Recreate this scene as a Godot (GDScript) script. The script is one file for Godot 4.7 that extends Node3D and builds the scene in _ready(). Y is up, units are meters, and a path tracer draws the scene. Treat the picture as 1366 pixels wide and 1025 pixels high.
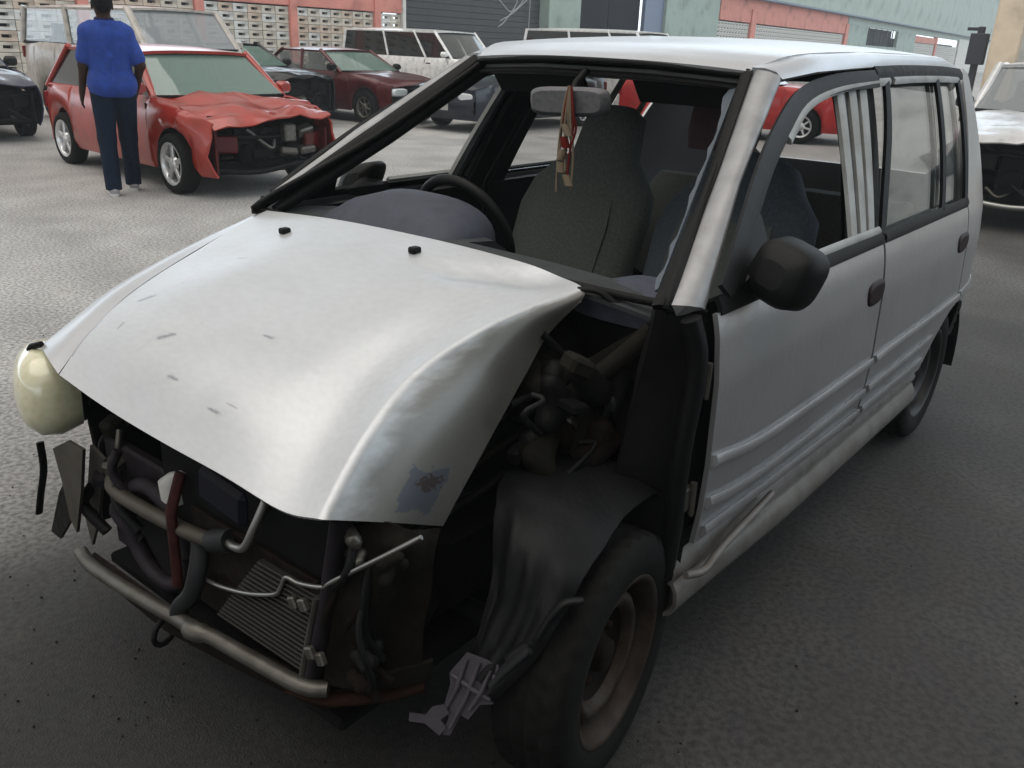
extends Node3D
# A yard of wrecked cars under an overcast sky. x is the near car's left, y up, z its front; metres.

var M := {}
var taken := {}

func _ready():
	# camera
	var cam := Camera3D.new()
	cam.name = "camera"
	cam.fov = 47.59
	cam.near = 0.05
	cam.far = 600.0
	cam.transform = Transform3D(Basis(Vector3(0.773415, 0.038936, -0.632703), Vector3(-0.259496, 0.930095, -0.25997), Vector3(0.578352, 0.365249, 0.729454)).orthonormalized(), Vector3(1.5255, 1.50494, 1.34263))
	add_child(cam)
	# sky, light, exposure
	var env := Environment.new()
	env.background_mode = Environment.BG_SKY
	var sm := ProceduralSkyMaterial.new()
	sm.sky_top_color = Color(0.785, 0.845, 0.895)
	sm.sky_horizon_color = Color(0.845, 0.885, 0.915)
	sm.sky_curve = 0.2
	sm.ground_bottom_color = Color(0.30, 0.30, 0.30)
	sm.ground_horizon_color = Color(0.5, 0.5, 0.5)
	sm.sun_angle_max = 1.0
	var sky := Sky.new()
	sky.sky_material = sm
	env.sky = sky
	env.tonemap_mode = Environment.TONE_MAPPER_LINEAR
	env.tonemap_exposure = 3.25
	env.sdfgi_enabled = true
	env.ssao_enabled = true
	env.ssil_enabled = true
	env.fog_enabled = true
	env.fog_density = 0.0022
	env.fog_light_color = Color(0.80, 0.83, 0.85)
	var we := WorldEnvironment.new()
	we.name = "environment"
	we.environment = env
	add_child(we)
	var sun := DirectionalLight3D.new()
	sun.name = "sun"
	sun.light_energy = 0.2
	sun.light_color = Color(1.0, 0.98, 0.955)
	sun.light_angular_distance = 70.0
	sun.shadow_enabled = true
	sun.look_at_from_position(Vector3.ZERO, Vector3(0.15, -1.0, -0.25), Vector3.UP)
	add_child(sun)
	make_materials()
	ground()
	yard_wall()
	cream_building()
	added_shade_building()
	other_cars()
	walking_person()
	wreck()
	loose_things()

# ---------------------------------------------------------------- naming
func numbered(called: String) -> String:
	if not taken.has(called):
		taken[called] = 0
		return called
	taken[called] += 1
	return "%s_%03d" % [called, taken[called]]

func thing(called: String, label: String, category: String, at := Vector3.ZERO, turn := 0.0, group := "") -> Node3D:
	var o := Node3D.new()
	o.name = numbered(called)
	o.position = at
	o.rotation.y = turn
	add_child(o)
	tag(o, label, category, group)
	return o

func tag(o, label: String, category: String, group := ""):
	o.set_meta("label", label)
	o.set_meta("category", category)
	if group != "":
		o.set_meta("group", group)

func put(called: String, mesh: Mesh, mat: Material, parent: Node) -> MeshInstance3D:
	var o := MeshInstance3D.new()
	if parent == self:
		called = numbered(called)
	else:
		var n := 0
		var base := called
		while parent.has_node(NodePath(called)):
			n += 1
			called = "%s_%03d" % [base, n]
	o.name = called
	o.mesh = mesh
	o.material_override = null
	for i in mesh.get_surface_count():
		o.set_surface_override_material(i, mat)
	parent.add_child(o, true)
	return o

func group_part(called: String, parent: Node, at := Vector3.ZERO) -> Node3D:
	var o := Node3D.new()
	var n := 0
	var base := called
	while parent.has_node(NodePath(called)):
		n += 1
		called = "%s_%03d" % [base, n]
	o.name = called
	o.position = at
	parent.add_child(o, true)
	return o

# ---------------------------------------------------------------- mesh helpers
func tool() -> SurfaceTool:
	var st := SurfaceTool.new()
	st.begin(Mesh.PRIMITIVE_TRIANGLES)
	st.set_smooth_group(1)
	return st

func done(st: SurfaceTool) -> ArrayMesh:
	st.generate_normals()
	return st.commit()

func tri(st: SurfaceTool, a: Vector3, b: Vector3, c: Vector3, ua := Vector2.ZERO, ub := Vector2.ZERO, uc := Vector2.ZERO):
	st.set_uv(ua); st.add_vertex(a)
	st.set_uv(ub); st.add_vertex(b)
	st.set_uv(uc); st.add_vertex(c)

func quad(st: SurfaceTool, a: Vector3, b: Vector3, c: Vector3, d: Vector3):
	tri(st, a, b, c, Vector2(0, 0), Vector2(1, 0), Vector2(1, 1))
	tri(st, a, c, d, Vector2(0, 0), Vector2(1, 1), Vector2(0, 1))

# a sheet of points (rows of Vector3) with thickness
func shell(st: SurfaceTool, g: Array, th := 0.0, flip := false):
	var nr := g.size()
	var nc: int = g[0].size()
	var nor := []
	for i in nr:
		var r := []
		for j in nc:
			var du: Vector3 = g[i][mini(j + 1, nc - 1)] - g[i][maxi(j - 1, 0)]
			var dv: Vector3 = g[mini(i + 1, nr - 1)][j] - g[maxi(i - 1, 0)][j]
			var n := du.cross(dv).normalized()
			r.append(-n if flip else n)
		nor.append(r)
	for side in (2 if th != 0.0 else 1):
		st.set_smooth_group(1 + side)
		for i in nr - 1:
			for j in nc - 1:
				var p := [[i, j], [i, j + 1], [i + 1, j + 1], [i + 1, j]]
				var q := []
				var u := []
				for k in p:
					var v: Vector3 = g[k[0]][k[1]]
					if side == 1:
						v -= nor[k[0]][k[1]] * th
					q.append(v)
					u.append(Vector2(float(k[1]) / (nc - 1), float(k[0]) / (nr - 1)))
				if (side == 1) != flip:
					tri(st, q[0], q[1], q[2], u[0], u[1], u[2])
					tri(st, q[0], q[2], q[3], u[0], u[2], u[3])
				else:
					tri(st, q[0], q[2], q[1], u[0], u[2], u[1])
					tri(st, q[0], q[3], q[2], u[0], u[3], u[2])
	if th != 0.0:
		st.set_smooth_group(-1)
		var rim := []
		for j in nc: rim.append([0, j])
		for i in range(1, nr): rim.append([i, nc - 1])
		for j in range(nc - 2, -1, -1): rim.append([nr - 1, j])
		for i in range(nr - 2, 0, -1): rim.append([i, 0])
		for k in rim.size():
			var a = rim[k]
			var b = rim[(k + 1) % rim.size()]
			var pa: Vector3 = g[a[0]][a[1]]
			var pb: Vector3 = g[b[0]][b[1]]
			var qa: Vector3 = pa - nor[a[0]][a[1]] * th
			var qb: Vector3 = pb - nor[b[0]][b[1]] * th
			if flip: quad(st, pa, pb, qb, qa)
			else: quad(st, pa, qa, qb, pb)
	st.set_smooth_group(1)

func along(poly: Array, n: int) -> Array:
	var total := 0.0
	var at := [0.0]
	for i in poly.size() - 1:
		total += (poly[i + 1] - poly[i]).length()
		at.append(total)
	var out := []
	var k := 0
	for i in n:
		var d := total * i / (n - 1)
		while k < poly.size() - 2 and at[k + 1] < d:
			k += 1
		var span: float = at[k + 1] - at[k]
		out.append(poly[k].lerp(poly[k + 1], clampf((d - at[k]) / maxf(span, 1e-6), 0, 1)))
	return out

func smooth_path(pts: Array, per := 6, closed := false) -> Array:
	var out := []
	var n := pts.size()
	for i in (n if closed else n - 1):
		var a = pts[(i - 1 + n) % n] if closed or i > 0 else pts[0] * 2 - pts[1]
		var b = pts[i]
		var c = pts[(i + 1) % n]
		var d = pts[(i + 2) % n] if closed or i + 2 < n else c * 2 - b
		for k in per:
			out.append(b.cubic_interpolate(c, a, d, float(k) / per))
	if not closed:
		out.append(pts[n - 1])
	return out

# a grid through a net of control points, smooth both ways
func net(rows: Array, per := 6) -> Array:
	var fine := []
	for r in rows: fine.append(smooth_path(r, per))
	var cols := []
	for j in fine[0].size():
		var c := []
		for i in fine.size(): c.append(fine[i][j])
		cols.append(smooth_path(c, per))
	var out := []
	for i in cols[0].size():
		var r := []
		for j in cols.size(): r.append(cols[j][i])
		out.append(r)
	return out

func ruled(lo: Array, hi: Array, ny := 1) -> Array:
	var out := []
	for i in ny + 1:
		var r := []
		for j in lo.size(): r.append(lo[j].lerp(hi[j], float(i) / ny))
		out.append(r)
	return out

func tube(st: SurfaceTool, path: Array, radius, sides := 10, squash := 1.0):
	var rings := []
	var up := Vector3.UP
	for i in path.size():
		var t: Vector3 = (path[mini(i + 1, path.size() - 1)] - path[maxi(i - 1, 0)]).normalized()
		if absf(t.dot(up)) > 0.95:
			up = Vector3.RIGHT if absf(t.x) < 0.8 else Vector3.FORWARD
		var a := t.cross(up).normalized()
		var b := a.cross(t).normalized()
		up = b
		var r: float = radius if radius is float else radius[i]
		var ring := []
		for k in sides:
			var an := TAU * k / sides
			ring.append(path[i] + a * cos(an) * r + b * sin(an) * r * squash)
		rings.append(ring)
	skin(st, rings, true)

func skin(st: SurfaceTool, rings: Array, caps := true):
	st.set_smooth_group(1)
	var n: int = rings[0].size()
	for i in rings.size() - 1:
		for k in n:
			var l := (k + 1) % n
			var u0 := Vector2(float(k) / n, float(i) / (rings.size() - 1))
			var u1 := Vector2(float(k + 1) / n, float(i + 1) / (rings.size() - 1))
			tri(st, rings[i][k], rings[i + 1][l], rings[i][l], u0, u1, Vector2(u1.x, u0.y))
			tri(st, rings[i][k], rings[i + 1][k], rings[i + 1][l], u0, Vector2(u0.x, u1.y), u1)
	if caps:
		st.set_smooth_group(-1)
		for e in [0, rings.size() - 1]:
			var c := Vector3.ZERO
			for p in rings[e]: c += p / n
			for k in n:
				if e == 0: tri(st, c, rings[e][k], rings[e][(k + 1) % n])
				else: tri(st, c, rings[e][(k + 1) % n], rings[e][k])
		st.set_smooth_group(1)

# rings of a rounded section: [centre, half width vector, half depth vector]
func loft(st: SurfaceTool, secs: Array, n := 20, power := 2.6):
	var rings := []
	for s in secs:
		var ring := []
		for k in n:
			var an := TAU * k / n
			var c := cos(an)
			var d := sin(an)
			ring.append(s[0] + s[1] * (signf(c) * pow(absf(c), 2.0 / power)) + s[2] * (signf(d) * pow(absf(d), 2.0 / power)))
		rings.append(ring)
	skin(st, rings, true)

func box(st: SurfaceTool, c: Vector3, size: Vector3, basis := Basis(), bev := 0.006):
	var h := size / 2
	bev = minf(bev, minf(h.x, minf(h.y, h.z)) * 0.45)
	st.set_smooth_group(-1)
	var f := func(s: Vector3, ax: int) -> Vector3:
		var p := s * h
		for k in 3:
			if k != ax: p[k] -= s[k] * bev
		return c + basis * p
	for ax in 3:
		var b := (ax + 1) % 3
		var d := (ax + 2) % 3
		for sg in [-1.0, 1.0]:
			var q := []
			for w in [[-1, -1], [1, -1], [1, 1], [-1, 1]]:
				var s := Vector3.ONE
				s[ax] = sg; s[b] = w[0]; s[d] = w[1]
				q.append(f.call(s, ax))
			if sg > 0: quad(st, q[0], q[3], q[2], q[1])
			else: quad(st, q[0], q[1], q[2], q[3])
		for s1 in [-1.0, 1.0]:
			for s2 in [-1.0, 1.0]:
				var p := []
				for e in [-1.0, 1.0]:
					var s := Vector3.ONE
					s[ax] = e; s[b] = s1; s[d] = s2
					p.append(f.call(s, b)); p.append(f.call(s, d))
				if s1 * s2 > 0: quad(st, p[0], p[2], p[3], p[1])
				else: quad(st, p[0], p[1], p[3], p[2])
	for sx in [-1.0, 1.0]:
		for sy in [-1.0, 1.0]:
			for sz in [-1.0, 1.0]:
				var s := Vector3(sx, sy, sz)
				if sx * sy * sz > 0: tri(st, f.call(s, 0), f.call(s, 2), f.call(s, 1))
				else: tri(st, f.call(s, 0), f.call(s, 1), f.call(s, 2))
	st.set_smooth_group(1)

func box_mesh(c: Vector3, size: Vector3, basis := Basis(), bev := 0.006) -> ArrayMesh:
	var st := tool()
	box(st, c, size, basis, bev)
	return done(st)

# a lathe about the x axis: profile of Vector2(x, radius)
func lathe_x(st: SurfaceTool, prof: Array, n := 48, c := Vector3.ZERO):
	var rings := []
	for p in prof:
		var ring := []
		for k in n:
			var an := TAU * k / n
			ring.append(c + Vector3(p.x, p.y * cos(an), p.y * sin(an)))
		rings.append(ring)
	skin(st, rings, false)

# a flat outline given thickness along an axis of a frame
func plate(st: SurfaceTool, outline: Array, th: float, xf := Transform3D()):
	var pk := PackedVector2Array()
	for p in outline: pk.append(p)
	var idx := Geometry2D.triangulate_polygon(pk)
	st.set_smooth_group(-1)
	for s in [0.0, 1.0]:
		for i in range(0, idx.size(), 3):
			var a: Vector3 = xf * Vector3(pk[idx[i]].x, pk[idx[i]].y, th * (s - 0.5))
			var b: Vector3 = xf * Vector3(pk[idx[i + 1]].x, pk[idx[i + 1]].y, th * (s - 0.5))
			var c: Vector3 = xf * Vector3(pk[idx[i + 2]].x, pk[idx[i + 2]].y, th * (s - 0.5))
			if s > 0: tri(st, a, b, c)
			else: tri(st, a, c, b)
	for i in pk.size():
		var a := pk[i]
		var b := pk[(i + 1) % pk.size()]
		quad(st, xf * Vector3(a.x, a.y, -th / 2), xf * Vector3(b.x, b.y, -th / 2), xf * Vector3(b.x, b.y, th / 2), xf * Vector3(a.x, a.y, th / 2))
	st.set_smooth_group(1)

# a smooth body round a skeleton: bones [a, ra, b, rb]; cuts are planes [normal, d] that keep normal.p <= d
func flesh(st: SurfaceTool, bones: Array, cell: float, k: float, cuts := []):
	var lo := Vector3.INF
	var hi := -Vector3.INF
	for b in bones:
		var r := maxf(b[1], b[3]) + cell * 3
		lo = lo.min(b[0] - Vector3.ONE * r).min(b[2] - Vector3.ONE * r)
		hi = hi.max(b[0] + Vector3.ONE * r).max(b[2] + Vector3.ONE * r)
	var nx := int((hi.x - lo.x) / cell) + 2
	var ny := int((hi.y - lo.y) / cell) + 2
	var nz := int((hi.z - lo.z) / cell) + 2
	var f := PackedFloat32Array()
	f.resize(nx * ny * nz)
	f.fill(1.0)
	for b in bones:
		var A: Vector3 = b[0]
		var B: Vector3 = b[2]
		var ra: float = b[1]
		var rb: float = b[3]
		var pad := maxf(ra, rb) + k + cell * 2.5
		var l := ((A.min(B) - Vector3.ONE * pad - lo) / cell).floor()
		var h := ((A.max(B) + Vector3.ONE * pad - lo) / cell).ceil()
		var ab := B - A
		var inv := 1.0 / maxf(ab.length_squared(), 1e-9)
		for z in range(maxi(int(l.z), 0), mini(int(h.z), nz - 1) + 1):
			for y in range(maxi(int(l.y), 0), mini(int(h.y), ny - 1) + 1):
				var row := (z * ny + y) * nx
				for x in range(maxi(int(l.x), 0), mini(int(h.x), nx - 1) + 1):
					var ap := lo + Vector3(x, y, z) * cell - A
					var t := clampf(ap.dot(ab) * inv, 0.0, 1.0)
					var d := (ap - ab * t).length() - lerpf(ra, rb, t)
					var o := f[row + x]
					if o < d + k:
						var hh := clampf(0.5 + 0.5 * (d - o) / k, 0.0, 1.0)
						d = lerpf(d, o, hh) - k * hh * (1.0 - hh)
					f[row + x] = minf(d, 1.0)
	if cuts.size():
		for z in nz:
			for y in ny:
				for x in nx:
					var i := (z * ny + y) * nx + x
					if f[i] < 0.06:
						var p := lo + Vector3(x, y, z) * cell
						for c in cuts:
							f[i] = maxf(f[i], c[0].dot(p) - c[1])
	var vert := {}
	var corner := [0, 1, nx, nx + 1, nx * ny, nx * ny + 1, nx * ny + nx, nx * ny + nx + 1]
	var ex := [[0, 1], [2, 3], [4, 5], [6, 7], [0, 2], [1, 3], [4, 6], [5, 7], [0, 4], [1, 5], [2, 6], [3, 7]]
	for z in nz - 1:
		for y in ny - 1:
			for x in nx - 1:
				var i := (z * ny + y) * nx + x
				var neg := 0
				for c in corner:
					if f[i + c] < 0.0: neg += 1
				if neg == 0 or neg == 8: continue
				var s := Vector3.ZERO
				var n := 0
				for e in ex:
					var a: float = f[i + corner[e[0]]]
					var b: float = f[i + corner[e[1]]]
					if (a < 0.0) != (b < 0.0):
						var t := a / (a - b)
						var pa := Vector3(e[0] & 1, (e[0] >> 1) & 1, e[0] >> 2)
						var pb := Vector3(e[1] & 1, (e[1] >> 1) & 1, e[1] >> 2)
						s += pa.lerp(pb, t)
						n += 1
				vert[i] = lo + (Vector3(x, y, z) + s / n) * cell
	st.set_smooth_group(1)
	for i in vert:
		var z: int = i / (nx * ny)
		var y: int = (i / nx) % ny
		var x: int = i % nx
		var steps := [[1, nx, nx * ny], [nx, nx * ny, 1], [nx * ny, 1, nx]]
		for ax in 3:
			var s = steps[ax]
			if (f[i] < 0.0) == (f[i + s[0]] < 0.0): continue
			var q := [i, i - s[1], i - s[1] - s[2], i - s[2]]
			if not (vert.has(q[1]) and vert.has(q[2]) and vert.has(q[3])): continue
			if f[i] < 0.0:
				tri(st, vert[q[0]], vert[q[2]], vert[q[1]]); tri(st, vert[q[0]], vert[q[3]], vert[q[2]])
			else:
				tri(st, vert[q[0]], vert[q[1]], vert[q[2]]); tri(st, vert[q[0]], vert[q[2]], vert[q[3]])

# ---------------------------------------------------------------- materials
func noise_tex(size: int, freq: float, ramp: Array, sd: int, octaves := 4, normal := false, bump := 4.0) -> NoiseTexture2D:
	var n := FastNoiseLite.new()
	n.seed = sd
	n.noise_type = FastNoiseLite.TYPE_SIMPLEX_SMOOTH
	n.frequency = freq
	n.fractal_octaves = octaves
	var t := NoiseTexture2D.new()
	t.width = size
	t.height = size
	t.seamless = true
	t.noise = n
	if normal:
		t.as_normal_map = true
		t.bump_strength = bump
	else:
		var g := Gradient.new()
		var off := PackedFloat32Array()
		var col := PackedColorArray()
		for i in ramp.size():
			off.append(float(i) / (ramp.size() - 1))
			col.append(ramp[i])
		g.offsets = off
		g.colors = col
		t.color_ramp = g
	return t

func grey(v: float) -> Color:
	return Color(v, v, v)

func mat(called: String, c: Color, rough: float, metal := 0.0, tex: Texture2D = null, tile := 1.0, nrm: Texture2D = null, nscale := 1.0) -> StandardMaterial3D:
	var m := StandardMaterial3D.new()
	m.resource_name = called
	m.albedo_color = c
	m.roughness = rough
	m.metallic = metal
	if c.get_luminance() < 0.16 and metal < 0.3: m.metallic_specular = 0.28
	if tex: m.albedo_texture = tex
	if nrm:
		m.normal_enabled = true
		m.normal_texture = nrm
		m.normal_scale = nscale
	if tex or nrm:
		m.uv1_triplanar = true
		m.uv1_scale = Vector3.ONE * tile
	M[called] = m
	return m

func glass(called: String, c: Color, a: float) -> StandardMaterial3D:
	var m := StandardMaterial3D.new()
	m.resource_name = called
	m.transparency = BaseMaterial3D.TRANSPARENCY_ALPHA
	m.albedo_color = Color(c.r, c.g, c.b, a)
	m.roughness = 0.03
	m.metallic_specular = 0.6
	M[called] = m
	return m

func make_materials():
	var mottled := noise_tex(512, 0.012, [grey(0.72), grey(0.9), grey(1.0), grey(0.86)], 3, 5)
	var paint_film := noise_tex(512, 0.007, [grey(0.90), grey(0.97), grey(1.0), grey(0.95)], 4, 5)
	var grime := noise_tex(512, 0.008, [Color(0.78, 0.76, 0.73), Color(0.9, 0.89, 0.87), grey(1.0), grey(0.96)], 7, 6)
	var rusty := noise_tex(512, 0.01, [Color(0.35, 0.22, 0.12), Color(0.7, 0.55, 0.4), grey(1.0), Color(0.6, 0.4, 0.28)], 11, 6)
	var fine_n := noise_tex(512, 0.12, [], 5, 3, true, 3.0)
	var coarse_n := noise_tex(512, 0.02, [], 9, 4, true, 6.0)
	var m: StandardMaterial3D
	m = mat("silver_paint", Color(0.72, 0.725, 0.735), 0.42, 0.6, paint_film, 0.6, fine_n, 0.05)
	m.clearcoat_enabled = true; m.clearcoat = 0.35; m.clearcoat_roughness = 0.18
	m = mat("dusty_silver", Color(0.66, 0.66, 0.665), 0.32, 0.70, paint_film, 0.5, fine_n, 0.05)
	m.clearcoat_enabled = true; m.clearcoat = 0.3; m.clearcoat_roughness = 0.25
	mat("dirty_silver", Color(0.43, 0.415, 0.40), 0.6, 0.3, grime, 1.6, coarse_n, 0.12)
	mat("bare_metal", Color(0.38, 0.37, 0.35), 0.45, 0.7, grime, 3.0, fine_n, 0.2)
	mat("aluminium", Color(0.60, 0.60, 0.585), 0.35, 0.9)
	mat("beige_metal", Color(0.27, 0.25, 0.22), 0.55, 0.4, grime, 2.5, fine_n, 0.2)
	mat("rust", Color(0.17, 0.105, 0.07), 0.9, 0.1, rusty, 3.0, coarse_n, 0.5)
	mat("bronze_rim", Color(0.215, 0.18, 0.145), 0.65, 0.4, rusty, 3.0, fine_n, 0.3)
	mat("brown_dark", Color(0.10, 0.075, 0.06), 0.85, 0.1, rusty, 4.0, coarse_n, 0.4)
	mat("olive_dirt", Color(0.09, 0.086, 0.068), 0.85, 0.05, grime, 3.0, coarse_n, 0.5)
	mat("header_grey", Color(0.34, 0.35, 0.345), 0.6, 0.0, grime, 3.0)
	mat("pillar_silver", Color(0.60, 0.60, 0.605), 0.48, 0.4, mottled, 1.5)
	mat("grimy_panel", Color(0.085, 0.08, 0.062), 0.8, 0.05, rusty, 4.0, coarse_n, 0.5)
	mat("black_metal", Color(0.075, 0.075, 0.075), 0.6, 0.2, grime, 2.0, coarse_n, 0.3)
	mat("liner_black", Color(0.07, 0.073, 0.08), 0.55, 0.0, grime, 5.0, coarse_n, 0.35)
	mat("black_plastic", Color(0.08, 0.083, 0.087), 0.5, 0.0, grime, 2.5, fine_n, 0.15)
	mat("grey_plastic", Color(0.14, 0.145, 0.155), 0.55, 0.0, grime, 3.0, fine_n, 0.15)
	mat("blue_grey_plastic", Color(0.22, 0.235, 0.285), 0.7, 0.0, mottled, 2.0, fine_n, 0.2)
	mat("dash_plastic", Color(0.16, 0.175, 0.185), 0.65, 0.0, mottled, 2.0, fine_n, 0.2)
	mat("torn_plastic", Color(0.25, 0.235, 0.265), 0.7, 0.0, grime, 5.0, coarse_n, 0.4)
	mat("rubber", Color(0.068, 0.065, 0.063), 0.8, 0.0, grime, 4.0, fine_n, 0.3)
	mat("gasket", Color(0.035, 0.036, 0.037), 0.55)
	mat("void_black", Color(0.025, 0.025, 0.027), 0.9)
	mat("headlining", Color(0.10, 0.10, 0.10), 0.95)
	mat("seat_cloth_blue", Color(0.30, 0.335, 0.37), 0.95, 0.0, noise_tex(256, 0.09, [grey(0.7), grey(1.0)], 23, 3), 3.0, fine_n, 0.5)
	mat("seat_cloth", Color(0.36, 0.38, 0.365), 0.95, 0.0, noise_tex(256, 0.09, [grey(0.7), grey(1.0)], 21, 3), 3.0, fine_n, 0.5)
	mat("seat_panel", Color(0.385, 0.412, 0.395), 0.95, 0.0, noise_tex(256, 0.12, [grey(0.6), grey(1.0)], 22, 3), 4.0, fine_n, 0.6)
	mat("maroon_cloth", Color(0.27, 0.19, 0.195), 0.95, 0.0, mottled, 3.0)
	mat("light_trim", Color(0.62, 0.63, 0.63), 0.6, 0.0, grime, 1.5)
	mat("mirror_back", Color(0.36, 0.36, 0.37), 0.55, 0.0, mottled, 6.0)
	mat("handle_maroon", Color(0.12, 0.05, 0.06), 0.5)
	mat("charm_red", Color(0.36, 0.10, 0.08), 0.8)
	mat("charm_straw", Color(0.42, 0.37, 0.30), 0.9)
	mat("red_strap", Color(0.22, 0.09, 0.09), 0.7, 0.2, rusty, 6.0)
	mat("white_plastic", Color(0.62, 0.62, 0.61), 0.5)
	mat("blue_plastic", Color(0.065, 0.07, 0.12), 0.5)
	mat("shroud", Color(0.14, 0.125, 0.145), 0.6, 0.0, grime, 4.0)
	mat("fin_metal", Color(0.19, 0.18, 0.17), 0.6, 0.4)
	m = mat("lamp_yellow", Color(0.82, 0.81, 0.735), 0.2, 0.0, noise_tex(256, 0.02, [Color(0.9, 0.89, 0.80), Color(1, 1, 0.96), Color(0.94, 0.94, 0.85)], 31, 4), 4.0)
	m.clearcoat_enabled = true; m.clearcoat = 1.0; m.clearcoat_roughness = 0.08
	m.subsurf_scatter_enabled = true; m.subsurf_scatter_strength = 0.2
	mat("shard", Color(0.30, 0.34, 0.38), 0.25, 0.0, noise_tex(256, 0.1, [grey(0.5), grey(1.0), grey(0.75)], 33, 3), 8.0, fine_n, 1.0)
	mat("lamp_clear", Color(0.80, 0.82, 0.82), 0.12, 0.3)
	mat("lamp_red", Color(0.45, 0.04, 0.04), 0.2)
	glass("pane_tint", Color(0.25, 0.32, 0.30), 0.14)
	glass("pane_dark", Color(0.06, 0.07, 0.07), 0.78)
	glass("pane_green", Color(0.42, 0.52, 0.48), 0.55)
	glass("pane_grey", Color(0.55, 0.57, 0.58), 0.5)
	for p in [["paint_red", Color(0.60, 0.155, 0.09), 0.3], ["paint_dark_red", Color(0.30, 0.05, 0.06), 0.3], ["paint_white", Color(0.90, 0.90, 0.89), 0.3], ["paint_beige", Color(0.68, 0.65, 0.61), 0.45], ["paint_black", Color(0.05, 0.05, 0.053), 0.3], ["paint_navy", Color(0.10, 0.12, 0.165), 0.3], ["paint_blue", Color(0.10, 0.14, 0.24), 0.2], ["paint_bright_red", Color(0.72, 0.10, 0.09), 0.35], ["paint_silver_clean", Color(0.80, 0.80, 0.80), 0.35]]:
		m = mat(p[0], p[1], p[2], 0.1, grime if p[0] == "paint_red" else mottled, 0.8)
		m.clearcoat_enabled = true; m.clearcoat = 0.5; m.clearcoat_roughness = 0.1
	M["paint_silver_clean"].metallic = 0.5
	mat("grey_rim", Color(0.15, 0.15, 0.15), 0.5, 0.5, grime, 3.0)
	m = mat("alloy", Color(0.80, 0.80, 0.80), 0.3, 0.7)
	# buildings
	var plaster := noise_tex(512, 0.006, [grey(0.78), grey(0.95), grey(1.0), grey(0.88)], 41, 6)
	mat("coral_paint", Color(0.82, 0.53, 0.47), 0.8, 0.0, plaster, 0.25, coarse_n, 0.2)
	mat("block_cream", Color(0.80, 0.76, 0.70), 0.85, 0.0, plaster, 0.6, coarse_n, 0.3)
	mat("block_cream_warm", Color(0.80, 0.72, 0.64), 0.85, 0.0, plaster, 0.5, coarse_n, 0.3)
	mat("block_white", Color(0.84, 0.83, 0.80), 0.85, 0.0, plaster, 0.5, coarse_n, 0.3)
	mat("green_paint", Color(0.60, 0.66, 0.62), 0.8, 0.0, plaster, 0.15, coarse_n, 0.15)
	mat("fascia_green", Color(0.62, 0.67, 0.63), 0.75, 0.0, plaster, 0.1)
	mat("shutter_grey", Color(0.20, 0.205, 0.21), 0.6, 0.2, plaster, 0.3)
	mat("doorway_dark", Color(0.10, 0.11, 0.135), 0.8)
	mat("frame_blue", Color(0.42, 0.47, 0.55), 0.6)
	mat("chalk", Color(0.62, 0.62, 0.62), 0.95)
	mat("cream_plaster", Color(0.86, 0.79, 0.69), 0.85, 0.0, plaster, 0.2, coarse_n, 0.2)
	mat("pale_plaster", Color(0.82, 0.83, 0.82), 0.85, 0.0, plaster, 0.2, coarse_n, 0.2)
	mat("post_dark", Color(0.22, 0.23, 0.27), 0.7, 0.2)
	mat("lime_plant", Color(0.42, 0.50, 0.18), 0.8)
	# person
	mat("skin_dark", Color(0.20, 0.135, 0.105), 0.6)
	mat("hair_black", Color(0.05, 0.042, 0.045), 0.9, 0.0, null, 1.0, fine_n, 1.0)
	mat("shirt_blue", Color(0.09, 0.235, 0.56), 0.85, 0.0, noise_tex(256, 0.02, [grey(0.8), grey(1.0)], 51, 3), 3.0, coarse_n, 0.35)
	mat("collar_blue", Color(0.08, 0.12, 0.30), 0.85)
	mat("jeans_navy", Color(0.07, 0.125, 0.20), 0.9, 0.0, noise_tex(256, 0.03, [grey(0.7), grey(1.0)], 52, 3), 3.0, coarse_n, 0.4)
	mat("shoe_grey", Color(0.55, 0.54, 0.55), 0.7)
	mat("sole_white", Color(0.75, 0.75, 0.74), 0.7)
	# ground
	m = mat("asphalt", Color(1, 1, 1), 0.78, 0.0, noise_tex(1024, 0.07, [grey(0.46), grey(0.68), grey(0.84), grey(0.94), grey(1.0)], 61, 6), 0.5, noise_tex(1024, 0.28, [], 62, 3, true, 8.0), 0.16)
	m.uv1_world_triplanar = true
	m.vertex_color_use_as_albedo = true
	m.metallic_specular = 0.5

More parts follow.
